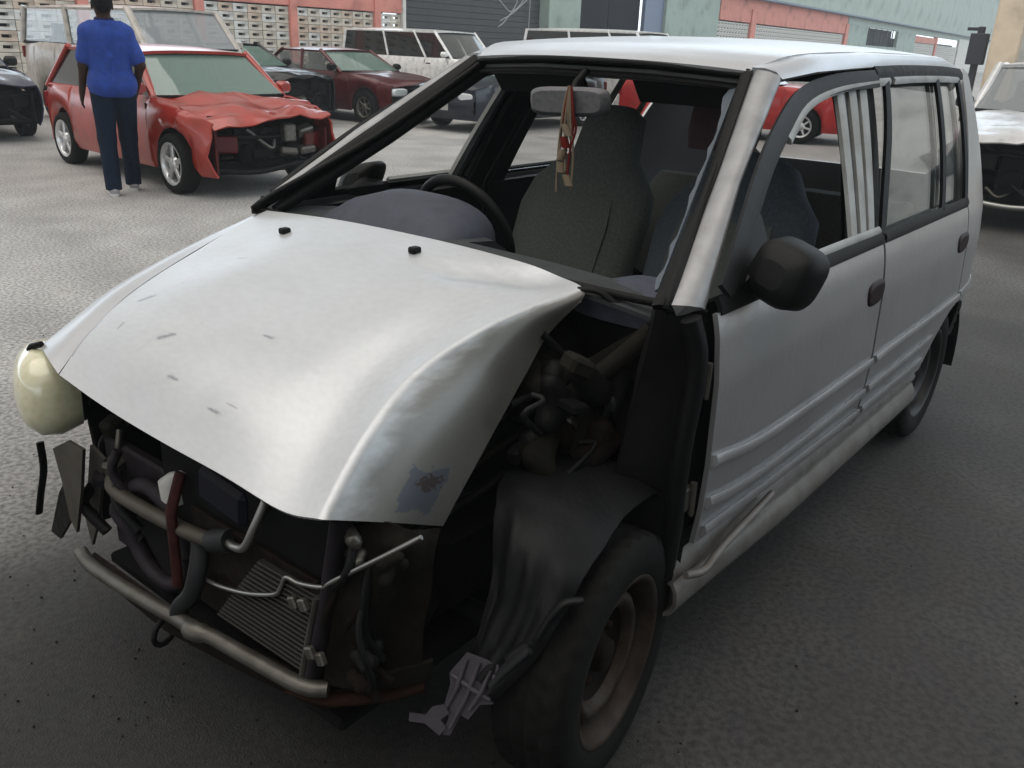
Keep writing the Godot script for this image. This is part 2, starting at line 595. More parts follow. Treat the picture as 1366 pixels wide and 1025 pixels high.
# ---------------------------------------------------------------- ground and buildings
func ground():
	var xs := []
	var zs := []
	var steps := func(a: float, b: float, fa: float, fb: float, d: float) -> Array:
		var o := []
		var x := fa
		while x < fb - 1e-4:
			o.append(x)
			x += d
		o.append(fb)
		var s := d
		var y := fb
		while y < b:
			s *= 1.35
			y += s
			o.append(minf(y, b))
		s = d
		y = fa
		while y > a:
			s *= 1.35
			y -= s
			o.push_front(maxf(y, a))
		return o
	xs = steps.call(-260.0, 260.0, -12.0, 5.0, 0.11)
	zs = steps.call(-260.0, 260.0, -12.0, 3.0, 0.11)
	var n1 := FastNoiseLite.new()
	n1.seed = 4; n1.frequency = 0.35; n1.fractal_octaves = 4
	var n2 := FastNoiseLite.new()
	n2.seed = 8; n2.frequency = 1.3; n2.fractal_octaves = 4
	var n3 := FastNoiseLite.new()
	n3.seed = 12; n3.frequency = 0.12; n3.fractal_octaves = 3
	var st := tool()
	var cols := []
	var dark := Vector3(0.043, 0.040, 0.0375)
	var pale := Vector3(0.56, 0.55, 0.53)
	for i in zs.size():
		for j in xs.size():
			var x: float = xs[j]
			var z: float = zs[i]
			var a := n1.get_noise_2d(x, z)
			var b := n2.get_noise_2d(x, z)
			var c := n3.get_noise_2d(x, z)
			# oily dark lane by the wreck; paleness is wear plus painted grazing sheen
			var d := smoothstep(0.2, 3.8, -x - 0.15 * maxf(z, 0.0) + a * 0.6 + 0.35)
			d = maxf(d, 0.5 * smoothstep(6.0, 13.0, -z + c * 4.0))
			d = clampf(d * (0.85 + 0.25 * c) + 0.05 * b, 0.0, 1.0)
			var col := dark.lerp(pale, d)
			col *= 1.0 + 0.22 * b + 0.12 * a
			# oil under the engine
			var oil := smoothstep(1.25, 0.35, Vector2(x * 0.8, z - 0.25).length() + a * 0.5)
			col *= 1.0 - 0.55 * oil
			# wet streaks
			var streak := smoothstep(0.28, 0.42, n1.get_noise_2d(x * 0.5 + 40.0, z * 1.6)) * smoothstep(1.0, 3.0, -x)
			col *= 1.0 - 0.15 * streak
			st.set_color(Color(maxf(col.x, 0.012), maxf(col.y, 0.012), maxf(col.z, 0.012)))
			st.set_uv(Vector2(x, z))
			st.set_normal(Vector3.UP)
			st.add_vertex(Vector3(x, 0.006 * a, z))
	var w := xs.size()
	for i in zs.size() - 1:
		for j in w - 1:
			var k := i * w + j
			for q in [k, k + 1, k + w + 1, k, k + w + 1, k + w]: st.add_index(q)
	st.generate_normals()
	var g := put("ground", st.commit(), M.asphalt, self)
	g.set_meta("kind", "structure")
	g.set_meta("label", "worn asphalt yard, oily and dark near the silver wreck, grazing sheen painted pale farther off")

# a decorative block with two slots, size w x h x d, centred
func breeze_block(w: float, h: float, d: float) -> ArrayMesh:
	var st := tool()
	var t := h * 0.34
	box(st, Vector3(0, h / 2 - t / 2, 0), Vector3(w, t, d), Basis(), 0.006)
	box(st, Vector3(0, -h / 2 + t / 2, 0), Vector3(w, t, d), Basis(), 0.006)
	for x in [-1.0, 1.0]:
		box(st, Vector3(x * (w / 2 - w * 0.13), 0, 0), Vector3(w * 0.26, h - 2 * t, d - 0.012), Basis(), 0.004)
	return done(st)

func yard_wall():
	# the wall runs along the far side of the yard; its own x runs to the right in the picture, its z faces the yard
	var b := Basis(Vector3(-0.087, 0, -0.996), Vector3.UP, Vector3(0.996, 0, -0.087)).orthonormalized()
	var o := thing("boundary_wall", "long cream wall of slotted breeze blocks between coral pillars behind the white van", "wall", Vector3(-19.3, 0, -12.5))
	o.basis = b
	var bw := 0.41
	var bh := 0.21
	var block := breeze_block(bw - 0.012, bh - 0.010, 0.14)
	var rng := RandomNumberGenerator.new()
	rng.seed = 5
	var mats := [M.block_cream, M.block_cream, M.block_cream_warm, M.block_white]
	var bays := [[-7.1, -3.92], [-3.64, -0.88], [-0.62, 2.16], [2.42, 5.5], [5.78, 6.75]]
	var spots := []
	for bay in bays:
		var n := int((bay[1] - bay[0]) / bw)
		var step: float = (bay[1] - bay[0]) / n
		for r in 10:
			for i in n:
				spots.append([Vector3(bay[0] + step * (i + 0.5), 0.06 + bh * (r + 0.5), rng.randf_range(-0.006, 0.006)), step / bw])
	spots.sort_custom(func(p, q): return p[0].y > q[0].y)
	var rest := []
	for i in spots.size():
		if i < 290:
			var m := put("breeze_block", block, mats[rng.randi() % 4], o)
			m.position = spots[i][0]
			m.scale.x = spots[i][1]
		else:
			rest.append(spots[i])
	stuff_blocks("breeze_block_courses", rest, block, M.block_cream, o)
	for u in [-7.25, -3.78, -0.75, 2.29, 5.64]:
		put("pillar", box_mesh(Vector3(u, 1.3, 0.02), Vector3(0.26, 2.6, 0.26), Basis(), 0.012), M.coral_paint, o)
	put("coral_band", box_mesh(Vector3(-0.2, 2.19 + 0.35, 0), Vector3(14.0, 0.7, 0.2), Basis(), 0.015), M.coral_paint, o)
	put("plinth", box_mesh(Vector3(-0.2, 0.028, 0), Vector3(14.0, 0.056, 0.24), Basis(), 0.01), M.block_cream, o)
	put("dark_backing", box_mesh(Vector3(-0.2, 1.5, -0.8), Vector3(14.0, 3.0, 0.15)), M.doorway_dark, o)  # dark sheet painted for the shaded inside seen through the slots
	put("end_post", box_mesh(Vector3(6.83, 1.4, 0.02), Vector3(0.14, 2.8, 0.3), Basis(), 0.012), M.block_white, o)

	var w := thing("workshop_building", "long grey-green workshop with coral bands and dark doorways along the yard", "building", Vector3(-19.3, 0, -12.5))
	w.basis = b
	# dark roller door of slats with scrawled chalk marks
	var door := group_part("roller_door", w, Vector3(11.0, 0, -0.15))
	for i in 24:
		put("slat", box_mesh(Vector3(0, 0.1 + 0.2 * i, 0), Vector3(8.1, 0.196, 0.05), Basis(), 0.014), M.shutter_grey, door)
	put("door_back", box_mesh(Vector3(0, 2.4, -0.07), Vector3(8.2, 4.8, 0.05)), M.doorway_dark, door)
	var st := tool()
	for line in [[Vector3(1.3, 2.9, 0.03), Vector3(2.0, 2.55, 0.03), Vector3(2.6, 2.75, 0.03), Vector3(3.2, 3.3, 0.03)], [Vector3(1.4, 2.2, 0.03), Vector3(2.2, 2.5, 0.03), Vector3(3.3, 3.1, 0.03)], [Vector3(3.3, 1.9, 0.03), Vector3(3.35, 3.3, 0.03)], [Vector3(2.5, 3.2, 0.03), Vector3(2.4, 2.8, 0.03), Vector3(1.7, 2.2, 0.03), Vector3(1.3, 2.0, 0.03)]]:
		tube(st, smooth_path(line, 6), 0.022, 6)
	put("chalk_scrawl", done(st), M.chalk, door)
	put("green_pillar", box_mesh(Vector3(16.35, 3.2, 0), Vector3(2.4, 6.4, 0.5), Basis(), 0.02), M.green_paint, w)
	put("lintel", box_mesh(Vector3(11.0, 5.6, -0.1), Vector3(8.3, 1.6, 0.3), Basis(), 0.02), M.green_paint, w)
	var dw := group_part("doorway", w, Vector3(20.8, 0, -0.3))
	put("door_leaf", box_mesh(Vector3(-1.5, 2.3, 0), Vector3(2.95, 4.6, 0.08)), M.doorway_dark, dw)
	put("door_leaf", box_mesh(Vector3(1.5, 2.3, 0), Vector3(2.95, 4.6, 0.08)), M.doorway_dark, dw)
	put("door_frame", box_mesh(Vector3(4.05, 2.3, 0.2), Vector3(2.0, 4.6, 0.2), Basis(), 0.02), M.frame_blue, dw)
	put("door_head", box_mesh(Vector3(0.2, 5.5, 0.1), Vector3(7.4, 1.8, 0.3), Basis(), 0.02), M.green_paint, dw)
	put("green_wall", box_mesh(Vector3(29.1, 3.2, 0), Vector3(6.6, 6.4, 0.3), Basis(), 0.02), M.green_paint, w)
	var spots2 := []
	for bay in [[32.5, 37.3], [38.1, 57.6], [84.3, 94.8], [96.0, 110.0]]:
		var n := int((bay[1] - bay[0]) / 0.42)
		for r in 14:
			for i in n:
				spots2.append([Vector3(bay[0] + (bay[1] - bay[0]) / n * (i + 0.5), 0.11 + 0.215 * r, 0), 1.0])
	stuff_blocks("distant_breeze_blocks", spots2, breeze_block(0.405, 0.205, 0.14), M.block_white, w)
	put("block_backing", box_mesh(Vector3(71.0, 1.6, -0.6), Vector3(78.0, 3.2, 0.2)), M.doorway_dark, w)
	put("coral_band", box_mesh(Vector3(45.4, 3.72, 0), Vector3(25.6, 1.3, 0.26), Basis(), 0.02), M.coral_paint, w)
	put("coral_band", box_mesh(Vector3(89.6, 3.35, 0), Vector3(11.0, 0.6, 0.26), Basis(), 0.02), M.coral_paint, w)
	for u in [37.7, 58.2, 95.4]:
		put("coral_pillar", box_mesh(Vector3(u, 1.9, 0.03), Vector3(0.8, 3.8, 0.36), Basis(), 0.02), M.coral_paint, w)
	put("green_wall", box_mesh(Vector3(61.6, 1.9, 0), Vector3(6.2, 3.8, 0.3), Basis(), 0.02), M.green_paint, w)
	put("green_wall", box_mesh(Vector3(80.1, 1.9, 0), Vector3(8.0, 3.8, 0.3), Basis(), 0.02), M.green_paint, w)
	put("green_wall", box_mesh(Vector3(70.4, 1.2, 0), Vector3(11.3, 2.4, 0.3), Basis(), 0.02), M.green_paint, w)
	put("window_opening", box_mesh(Vector3(70.4, 3.1, -0.5), Vector3(11.3, 1.4, 0.1)), M.doorway_dark, w)
	for i in 5:
		put("window_bar", box_mesh(Vector3(65.9 + 2.2 * i, 3.1, -0.05), Vector3(0.12, 1.4, 0.08)), M.shutter_grey, w)
	put("white_wall", box_mesh(Vector3(124.0, 2.0, 0), Vector3(27.0, 4.0, 0.3), Basis(), 0.02), M.block_white, w)
	put("fascia", box_mesh(Vector3(85.0, 7.1, 0.35), Vector3(106.0, 5.4, 0.5), Basis(), 0.03), M.fascia_green, w)
	put("eaves_line", box_mesh(Vector3(85.0, 4.36, 0.2), Vector3(106.0, 0.08, 0.9), Basis(), 0.01), M.frame_blue, w)
	put("upper_wall", box_mesh(Vector3(98.0, 4.12, -0.03), Vector3(79.0, 0.66, 0.3), Basis(), 0.02), M.fascia_green, w)
	put("roof", box_mesh(Vector3(71.0, 9.9, -5.0), Vector3(132.0, 0.2, 12.0)), M.shutter_grey, w)

func stuff_blocks(called: String, spots: Array, mesh: Mesh, material: Material, parent: Node):
	var mm := MultiMesh.new()
	mm.transform_format = MultiMesh.TRANSFORM_3D
	mm.mesh = mesh
	mm.instance_count = spots.size()
	for i in spots.size():
		mm.set_instance_transform(i, Transform3D(Basis().scaled(Vector3(spots[i][1], 1, 1)), spots[i][0]))
	var n := MultiMeshInstance3D.new()
	n.name = called
	n.multimesh = mm
	n.material_override = material
	n.set_meta("kind", "stuff")
	parent.add_child(n, true)

func cream_building():
	var w := thing("cream_building", "cream building with a plain pilaster at the right end of the yard", "building", Vector3(-3.96, 0, -24.2), 0.1)
	put("pilaster", box_mesh(Vector3(0.32, 4.0, 0.15), Vector3(0.64, 8.0, 0.5), Basis(), 0.03), M.cream_plaster, w)
	put("wall", box_mesh(Vector3(10.6, 4.0, -0.2), Vector3(20.0, 8.0, 0.3), Basis(), 0.02), M.pale_plaster, w)
	put("side_wall", box_mesh(Vector3(0.1, 4.0, -5.2), Vector3(0.3, 8.0, 10.0), Basis(), 0.02), M.cream_plaster, w)
	put("plinth", box_mesh(Vector3(10.6, 0.3, 0.0), Vector3(19.9, 0.6, 0.12), Basis(), 0.02), M.cream_plaster, w)
	put("roof", box_mesh(Vector3(10.3, 8.1, -5.0), Vector3(21.2, 0.2, 11.0)), M.shutter_grey, w)
	for i in 4:
		var win := group_part("window", w, Vector3(1.75 + 4.2 * i, 2.55, -0.03))
		put("frame", box_mesh(Vector3(0, 0.62, 0), Vector3(1.5, 0.08, 0.12)), M.shutter_grey, win)
		put("frame", box_mesh(Vector3(0, -0.62, 0), Vector3(1.5, 0.08, 0.12)), M.shutter_grey, win)
		for s in [-0.71, 0.0, 0.71]:
			put("frame", box_mesh(Vector3(s, 0, 0.01), Vector3(0.08, 1.17, 0.1)), M.shutter_grey, win)
		put("pane", box_mesh(Vector3(0, 0, -0.01), Vector3(1.42, 1.16, 0.02)), M.pane_dark, win)
	var p := thing("electric_post", "dark steel post with a meter box at the left edge of the cream building", "post", Vector3(-4.42, 0, -24.9))
	put("pole", box_mesh(Vector3(0, 1.17, 0), Vector3(0.16, 2.34, 0.16), Basis(), 0.02), M.post_dark, p)
	put("meter_box", box_mesh(Vector3(0.02, 1.80, 0.12), Vector3(0.42, 0.75, 0.22), Basis(), 0.02), M.post_dark, p)
	put("bracket", box_mesh(Vector3(-0.12, 2.28, 0.02), Vector3(0.42, 0.08, 0.08), Basis(), 0.01), M.post_dark, p)

func added_shade_building():
	# added building out of view; its wall and canopy shade the wreck's left side
	var w := thing("unseen_shade_building", "added unseen grey-green building with a canopy that shades the wreck from its left", "building", Vector3(6.2, 0, 3.5))
	put("wall", box_mesh(Vector3(0.15, 2.6, 0), Vector3(0.3, 5.2, 13.0), Basis(), 0.02), M.green_paint, w)
	put("canopy", box_mesh(Vector3(-0.7, 4.3, 0), Vector3(1.6, 0.16, 13.0), Basis(), 0.02), M.shutter_grey, w)
	put("roof", box_mesh(Vector3(3.0, 5.3, 0), Vector3(6.4, 0.2, 13.4), Basis(), 0.02), M.shutter_grey, w)
	for i in 3:
		put("door", box_mesh(Vector3(-0.03, 1.5, -4.0 + 4.0 * i), Vector3(0.06, 3.0, 2.8), Basis(), 0.01), M.doorway_dark, w)

# ---------------------------------------------------------------- the other cars of the yard (local: z forward, x left)
func road_wheel(parent: Node, called: String, c: Vector3, r: float, w: float, rr: float, spokes: int, rim_mat: Material, side: float, turn := 0.0) -> Node3D:
	var wheel := group_part(called, parent, c)
	wheel.rotation.y = turn
	var st := tool()
	var h := w / 2
	lathe_x(st, [Vector2(-h * 0.8, rr), Vector2(-h, rr + 0.02), Vector2(-h * 1.04, (r + rr) / 2), Vector2(-h * 0.92, r - 0.015), Vector2(-h * 0.7, r), Vector2(h * 0.7, r), Vector2(h * 0.92, r - 0.015), Vector2(h * 1.04, (r + rr) / 2), Vector2(h, rr + 0.02), Vector2(h * 0.8, rr)], 40)
	put("tyre", done(st), M.rubber, wheel)
	st = tool()
	var s := side
	lathe_x(st, [Vector2(s * h * 0.98, rr + 0.004), Vector2(s * h * 0.98, rr - 0.012), Vector2(s * h * 0.6, rr - 0.03), Vector2(-s * h * 0.5, rr - 0.04)], 40)
	for k in spokes:
		var an := TAU * k / spokes
		var d := Vector3(0, cos(an), sin(an))
		box(st, Vector3(s * h * 0.62, 0, 0) + d * rr * 0.55, Vector3(0.03, rr * 0.86, rr * 1.3 / spokes), Basis(Vector3.RIGHT, an), 0.008)
	lathe_x(st, [Vector2(s * h * 0.5, 0.075), Vector2(s * h * 0.82, 0.06), Vector2(s * h * 0.88, 0.0)], 20)
	put("rim", done(st), rim_mat, wheel)
	st = tool()
	lathe_x(st, [Vector2(s * h * 0.1, rr - 0.03), Vector2(s * h * 0.12, 0.0)], 24)
	put("brake_disc", done(st), M.black_metal, wheel)
	return wheel

func make_car(called: String, label: String, category: String, at: Vector3, turn: float, o: Dictionary) -> Node3D:
	var s := {"L": 4.2, "W": 1.66, "H": 1.36, "belt": 0.88, "hood": 0.70, "cowl": 0.75, "ws": 0.1, "roof": -1.0, "rg": -1.55, "deck": 0.9, "wr": 0.29, "rr": 0.185, "fw": 1.28, "rw": -1.2, "spokes": 7, "rim": M.alloy, "sill": 0.22, "pane": M.pane_tint, "screen": M.pane_tint, "paint": M.paint_white, "wreck": false, "bend": 0.0, "pillars": [0.48], "sd": 1, "steer": 0.0, "lamps": 2, "trim": M.gasket}
	s.merge(o, true)
	var car := thing(called, label, category, at, turn)
	var L: float = s.L / 2
	var wr: float = s.wr
	var noise := FastNoiseLite.new()
	noise.seed = s.sd; noise.frequency = 1.1
	var half := func(z: float) -> float: return s.W / 2 * (1.0 - 0.13 * pow(absf(z / L), 5.0))
	var top := func(z: float) -> float:
		if z > s.cowl: return lerpf(s.belt, s.hood, pow((z - s.cowl) / (L - s.cowl), 1.5))
		if z < s.rg: return lerpf(s.belt, s.deck, clampf((s.rg - z) / maxf(s.rg + L, 0.01), 0, 1))
		return s.belt
	var zs := []
	for i in 41: zs.append(-L + s.L * i / 40.0)
	var ar := wr + 0.065
	for w in [s.fw, s.rw]:
		for k in 19: zs.append(w + ar * cos(PI * k / 18.0))
	zs.sort()
	var prof := [[0.0, 0.93], [0.12, 0.975], [0.4, 1.0], [0.75, 0.99], [0.92, 0.965], [1.0, 0.93]]
	for sx in [-1.0, 1.0]:
		var rows := []
		for p in prof:
			var r := []
			for z in zs:
				var lo: float = s.sill
				for w in [s.fw, s.rw]:
					var dz: float = absf(z - w)
					if dz < ar: lo = maxf(lo, wr + sqrt(ar * ar - dz * dz))
				var y: float = lerpf(lo, top.call(z), p[0])
				var x: float = half.call(z) * p[1]
				if s.wreck and z > s.fw + 0.2:
					x += noise.get_noise_2d(y * 2.0, z * 2.0) * 0.09 * s.bend
				r.append(Vector3(sx * x, y, z))
			rows.append(r)
		var st := tool()
		shell(st, rows, 0.02, sx < 0)
		put("body_side", done(st), s.paint, car)
		for sp in s.pillars.slice(0, 1):
			var zb: float = lerpf(s.cowl, s.rg, sp) 
			put("door_handle", box_mesh(Vector3(sx * (s.W / 2 * 0.985), s.belt - 0.12, zb + 0.12), Vector3(0.03, 0.03, 0.15), Basis(), 0.01), s.trim, car)
			for zz in [s.cowl - 0.08, zb]:
				put("door_seam", box_mesh(Vector3(sx * (s.W / 2 * 0.992), (s.belt + s.sill) / 2 + 0.03, zz), Vector3(0.012, s.belt - s.sill - 0.14, 0.012), Basis(), 0.002), M.void_black, car)
		put("side_strip", box_mesh(Vector3(sx * s.W / 2 * 1.0, s.sill + (s.belt - s.sill) * 0.42, (s.fw + s.rw) / 2), Vector3(0.018, 0.05, s.fw - s.rw - 2 * ar - 0.1), Basis(), 0.006), s.trim, car)
	# floor pan, firewall and wheel wells
	var st2 := tool()
	box(st2, Vector3(0, 0.28, 0), Vector3(s.W * 0.8, 0.12, s.L * 0.94))
	box(st2, Vector3(0, s.belt * 0.6, s.cowl + 0.1), Vector3(s.W * 0.86, s.belt * 0.66, 0.06))
	box(st2, Vector3(0, s.belt * 0.55, s.rw - 0.1), Vector3(s.W * 0.62, s.belt * 0.6, 0.9))
	for sx in [-1.0, 1.0]:
		box(st2, Vector3(sx * (s.W / 2 - 0.26), 0.5, s.fw), Vector3(0.05, 0.5, 0.9))
	put("floor_pan", done(st2), M.void_black, car)
	# bonnet
	var g := []
	for i in 13:
		var z: float = lerpf(s.cowl - 0.02, L + 0.02, i / 12.0)
		var r := []
		for j in 11:
			var u := j / 5.0 - 1.0
			var w: float = half.call(minf(z, L)) * 0.935
			var y: float = top.call(minf(z, L)) + 0.045 * (1.0 - u * u) - (0.03 if i == 12 else 0.0)
			if s.bend > 0.0:
				var t := i / 12.0
				y += s.bend * (0.13 * noise.get_noise_2d(u * 1.3, z * 1.6) + 0.07 * t * t * (0.4 + u)) 
			r.append(Vector3(u * w, y, z + (0.05 * (1 - u * u)) * (i / 12.0)))
		g.append(r)
	var st := tool()
	shell(st, g, 0.015, true)
	put("bonnet", done(st), s.paint, car)
	# rear face and deck
	g = []
	for i in 7:
		var y: float = lerpf(s.sill, s.deck, i / 6.0)
		var r := []
		for j in 9:
			var u := j / 4.0 - 1.0
			r.append(Vector3(u * half.call(L) * (1.0 - 0.07 * pow(i / 6.0, 6.0)), y, -L - 0.06 * (1 - u * u)))
		g.append(r)
	st = tool()
	shell(st, g, 0.02)
	put("tail_panel", done(st), s.paint, car)
	if s.rg > -L + 0.15:
		g = []
		for i in 5:
			var z: float = lerpf(-L - 0.03, s.rg, i / 4.0)
			var r := []
			for j in 7:
				var u := j / 3.0 - 1.0
				r.append(Vector3(u * half.call(maxf(z, -L)) * 0.935, top.call(maxf(z, -L)) + 0.03 * (1 - u * u), z))
			g.append(r)
		st = tool()
		shell(st, g, 0.02)
		put("boot_lid", done(st), s.paint, car)
	# cabin
	var xb: float = s.W / 2 * 0.91
	var xr: float = s.W / 2 * (0.86 if s.has("van") else 0.76)
	var yr: float = s.H - 0.06
	var cz: float = s.cowl
	var wt: float = s.ws
	var rg: float = s.rg
	var rt: float = s.roof
	for sx in [-1.0, 1.0]:
		var cuts := [0.0]
		cuts.append_array(s.pillars)
		cuts.append(1.0)
		for k in cuts.size() - 1:
			var lo := along([Vector3(sx * xb, s.belt + 0.01, lerpf(cz, rg, cuts[k]) - 0.03), Vector3(sx * xb, s.belt + 0.01, lerpf(cz, rg, cuts[k + 1]) + 0.03)], 2)
			var hi := along([Vector3(sx * xr, yr, lerpf(wt, rt, cuts[k]) - 0.03), Vector3(sx * xr, yr, lerpf(wt, rt, cuts[k + 1]) + 0.03)], 2)
			st = tool()
			shell(st, ruled(lo, hi, 1), 0.004, sx < 0)
			put("side_window", done(st), s.pane, car)
		for k in cuts.size():
			var pb := Vector3(sx * xb, s.belt - 0.02, lerpf(cz, rg, cuts[k]))
			var pt := Vector3(sx * xr, yr + 0.01, lerpf(wt, rt, cuts[k]))
			st = tool()
			tube(st, along([pb, pt], 4), s.get("pr", 0.042 if k in [0, cuts.size() - 1] else 0.034), 8, 0.7)
			put("roof_pillar", done(st), s.paint, car)
		st = tool()
		tube(st, [Vector3(sx * xb, s.belt, cz), Vector3(sx * xb, s.belt, rg)], 0.022, 6)
		put("window_sill", done(st), s.trim, car)
		# door mirror
		st = tool()
		loft(st, [[Vector3(sx * (xb + 0.09), s.belt + 0.09, cz - 0.10), Vector3(0.06, 0, 0), Vector3(0, 0.04, 0)], [Vector3(sx * (xb + 0.10), s.belt + 0.09, cz - 0.17), Vector3(0.09, 0, 0), Vector3(0, 0.065, 0)], [Vector3(sx * (xb + 0.10), s.belt + 0.09, cz - 0.20), Vector3(0.088, 0, 0), Vector3(0, 0.063, 0)]], 14, 3.0)
		put("door_mirror", done(st), s.trim if s.wreck else s.paint, car)
	for e in [[cz, wt, 0.10, "windscreen", 1.0], [rg, rt, -0.08, "rear_window", -1.0]]:
		var lo := []
		var hi := []
		for j in 9:
			var u := j / 4.0 - 1.0
			lo.append(Vector3(u * (xb - 0.02), s.belt + 0.02, e[0] + e[2] * (1 - u * u)))
			hi.append(Vector3(u * (xr - 0.01), yr, e[1] + e[2] * 0.6 * (1 - u * u)))
		st = tool()
		shell(st, ruled(lo, hi, 3), 0.005, e[4] < 0)
		put(e[3], done(st), s.screen if e[4] > 0 else s.pane, car)
		st = tool()
		tube(st, lo, 0.018, 6)
		put("window_seal", done(st), M.gasket, car)
	g = []
	for i in 9:
		var z: float = lerpf(wt + 0.05, rt - 0.04, i / 8.0)
		var r := []
		for j in 9:
			var u := j / 4.0 - 1.0
			var e: float = absf(i / 4.0 - 1.0)
			r.append(Vector3(u * (xr + 0.02), yr + (s.H - yr) * (1 - pow(absf(u), 3.0)) * (1.0 - 0.6 * pow(e, 3.0)), z + 0.06 * (1 - u * u) * signf(4 - i) * (1.0 if i in [0, 8] else 0.0)))
		g.append(r)
	st = tool()
	shell(st, g, 0.03)
	put("roof", done(st), s.paint, car)
	# seats and dashboard
	st = tool()
	box(st, Vector3(0, s.belt - 0.1, cz - 0.2), Vector3(s.W * 0.8, 0.2, 0.4), Basis(), 0.05)
	put("dashboard", done(st), M.black_plastic, car)
	for row in [0.42, 0.85]:
		var zz: float = lerpf(cz, rg, row)
		for sx in [-1.0, 1.0]:
			st = tool()
			loft(st, [[Vector3(sx * 0.36, 0.45, zz + 0.1), Vector3(0.2, 0, 0), Vector3(0, 0, 0.06)], [Vector3(sx * 0.36, 0.7, zz), Vector3(0.24, 0, 0), Vector3(0, 0, 0.08)], [Vector3(sx * 0.36, s.belt + 0.08, zz - 0.08), Vector3(0.2, 0, 0), Vector3(0, 0, 0.06)], [Vector3(sx * 0.36, s.belt + 0.12, zz - 0.09), Vector3(0.12, 0, 0), Vector3(0, 0, 0.05)], [Vector3(sx * 0.36, minf(s.belt + 0.30, s.H - 0.12), zz - 0.11), Vector3(0.11, 0, 0), Vector3(0, 0, 0.04)]], 14)
			put("seat", done(st), M.seat_cloth, car)
	# wheels
	for sx in [-1.0, 1.0]:
		road_wheel(car, "front_wheel", Vector3(sx * (s.W / 2 - 0.10), wr, s.fw), wr, 0.18, s.rr, s.spokes, s.rim, sx, s.steer)
		road_wheel(car, "rear_wheel", Vector3(sx * (s.W / 2 - 0.10), wr, s.rw), wr, 0.18, s.rr, s.spokes, s.rim, sx)
		put("tail_lamp", box_mesh(Vector3(sx * (s.W / 2 - 0.2), s.deck - 0.16, -L - 0.005), Vector3(0.26, 0.18, 0.06), Basis(), 0.02), M.lamp_red, car)
	# front
	if s.wreck:
		front_wreck(car, s, half, noise)
	else:
		g = []
		for i in 8:
			var y: float = lerpf(s.sill, s.hood, i / 7.0)
			var r := []
			for j in 9:
				var u := j / 4.0 - 1.0
				r.append(Vector3(u * half.call(L), y, L + 0.07 * (1 - u * u) + (0.05 if i in [2, 3, 4] else 0.0)))
			g.append(r)
		st = tool()
		shell(st, g, 0.02, true)
		put("front_bumper", done(st), s.paint, car)
		put("grille", box_mesh(Vector3(0, s.hood - 0.12, L + 0.07), Vector3(s.W * 0.4, 0.09, 0.04), Basis(), 0.015), M.void_black, car)
		put("number_plate", box_mesh(Vector3(0, s.sill + 0.2, L + 0.135), Vector3(0.42, 0.11, 0.01)), M.white_plastic, car)
	for sx in [-1.0, 1.0]:
		if s.lamps == 2 or (s.lamps == 1 and sx < 0):
			st = tool()
			loft(st, [[Vector3(sx * (s.W / 2 - 0.28), s.hood - 0.12, L - 0.06), Vector3(0.17, 0, -sx * 0.03), Vector3(0, 0.075, 0)], [Vector3(sx * (s.W / 2 - 0.28), s.hood - 0.12, L + 0.04), Vector3(0.16, 0, -sx * 0.04), Vector3(0, 0.07, 0)], [Vector3(sx * (s.W / 2 - 0.28), s.hood - 0.12, L + 0.065), Vector3(0.12, 0, -sx * 0.03), Vector3(0, 0.05, 0)]], 16, 3.5)
			put("headlight", done(st), M.lamp_clear, car)
	return car

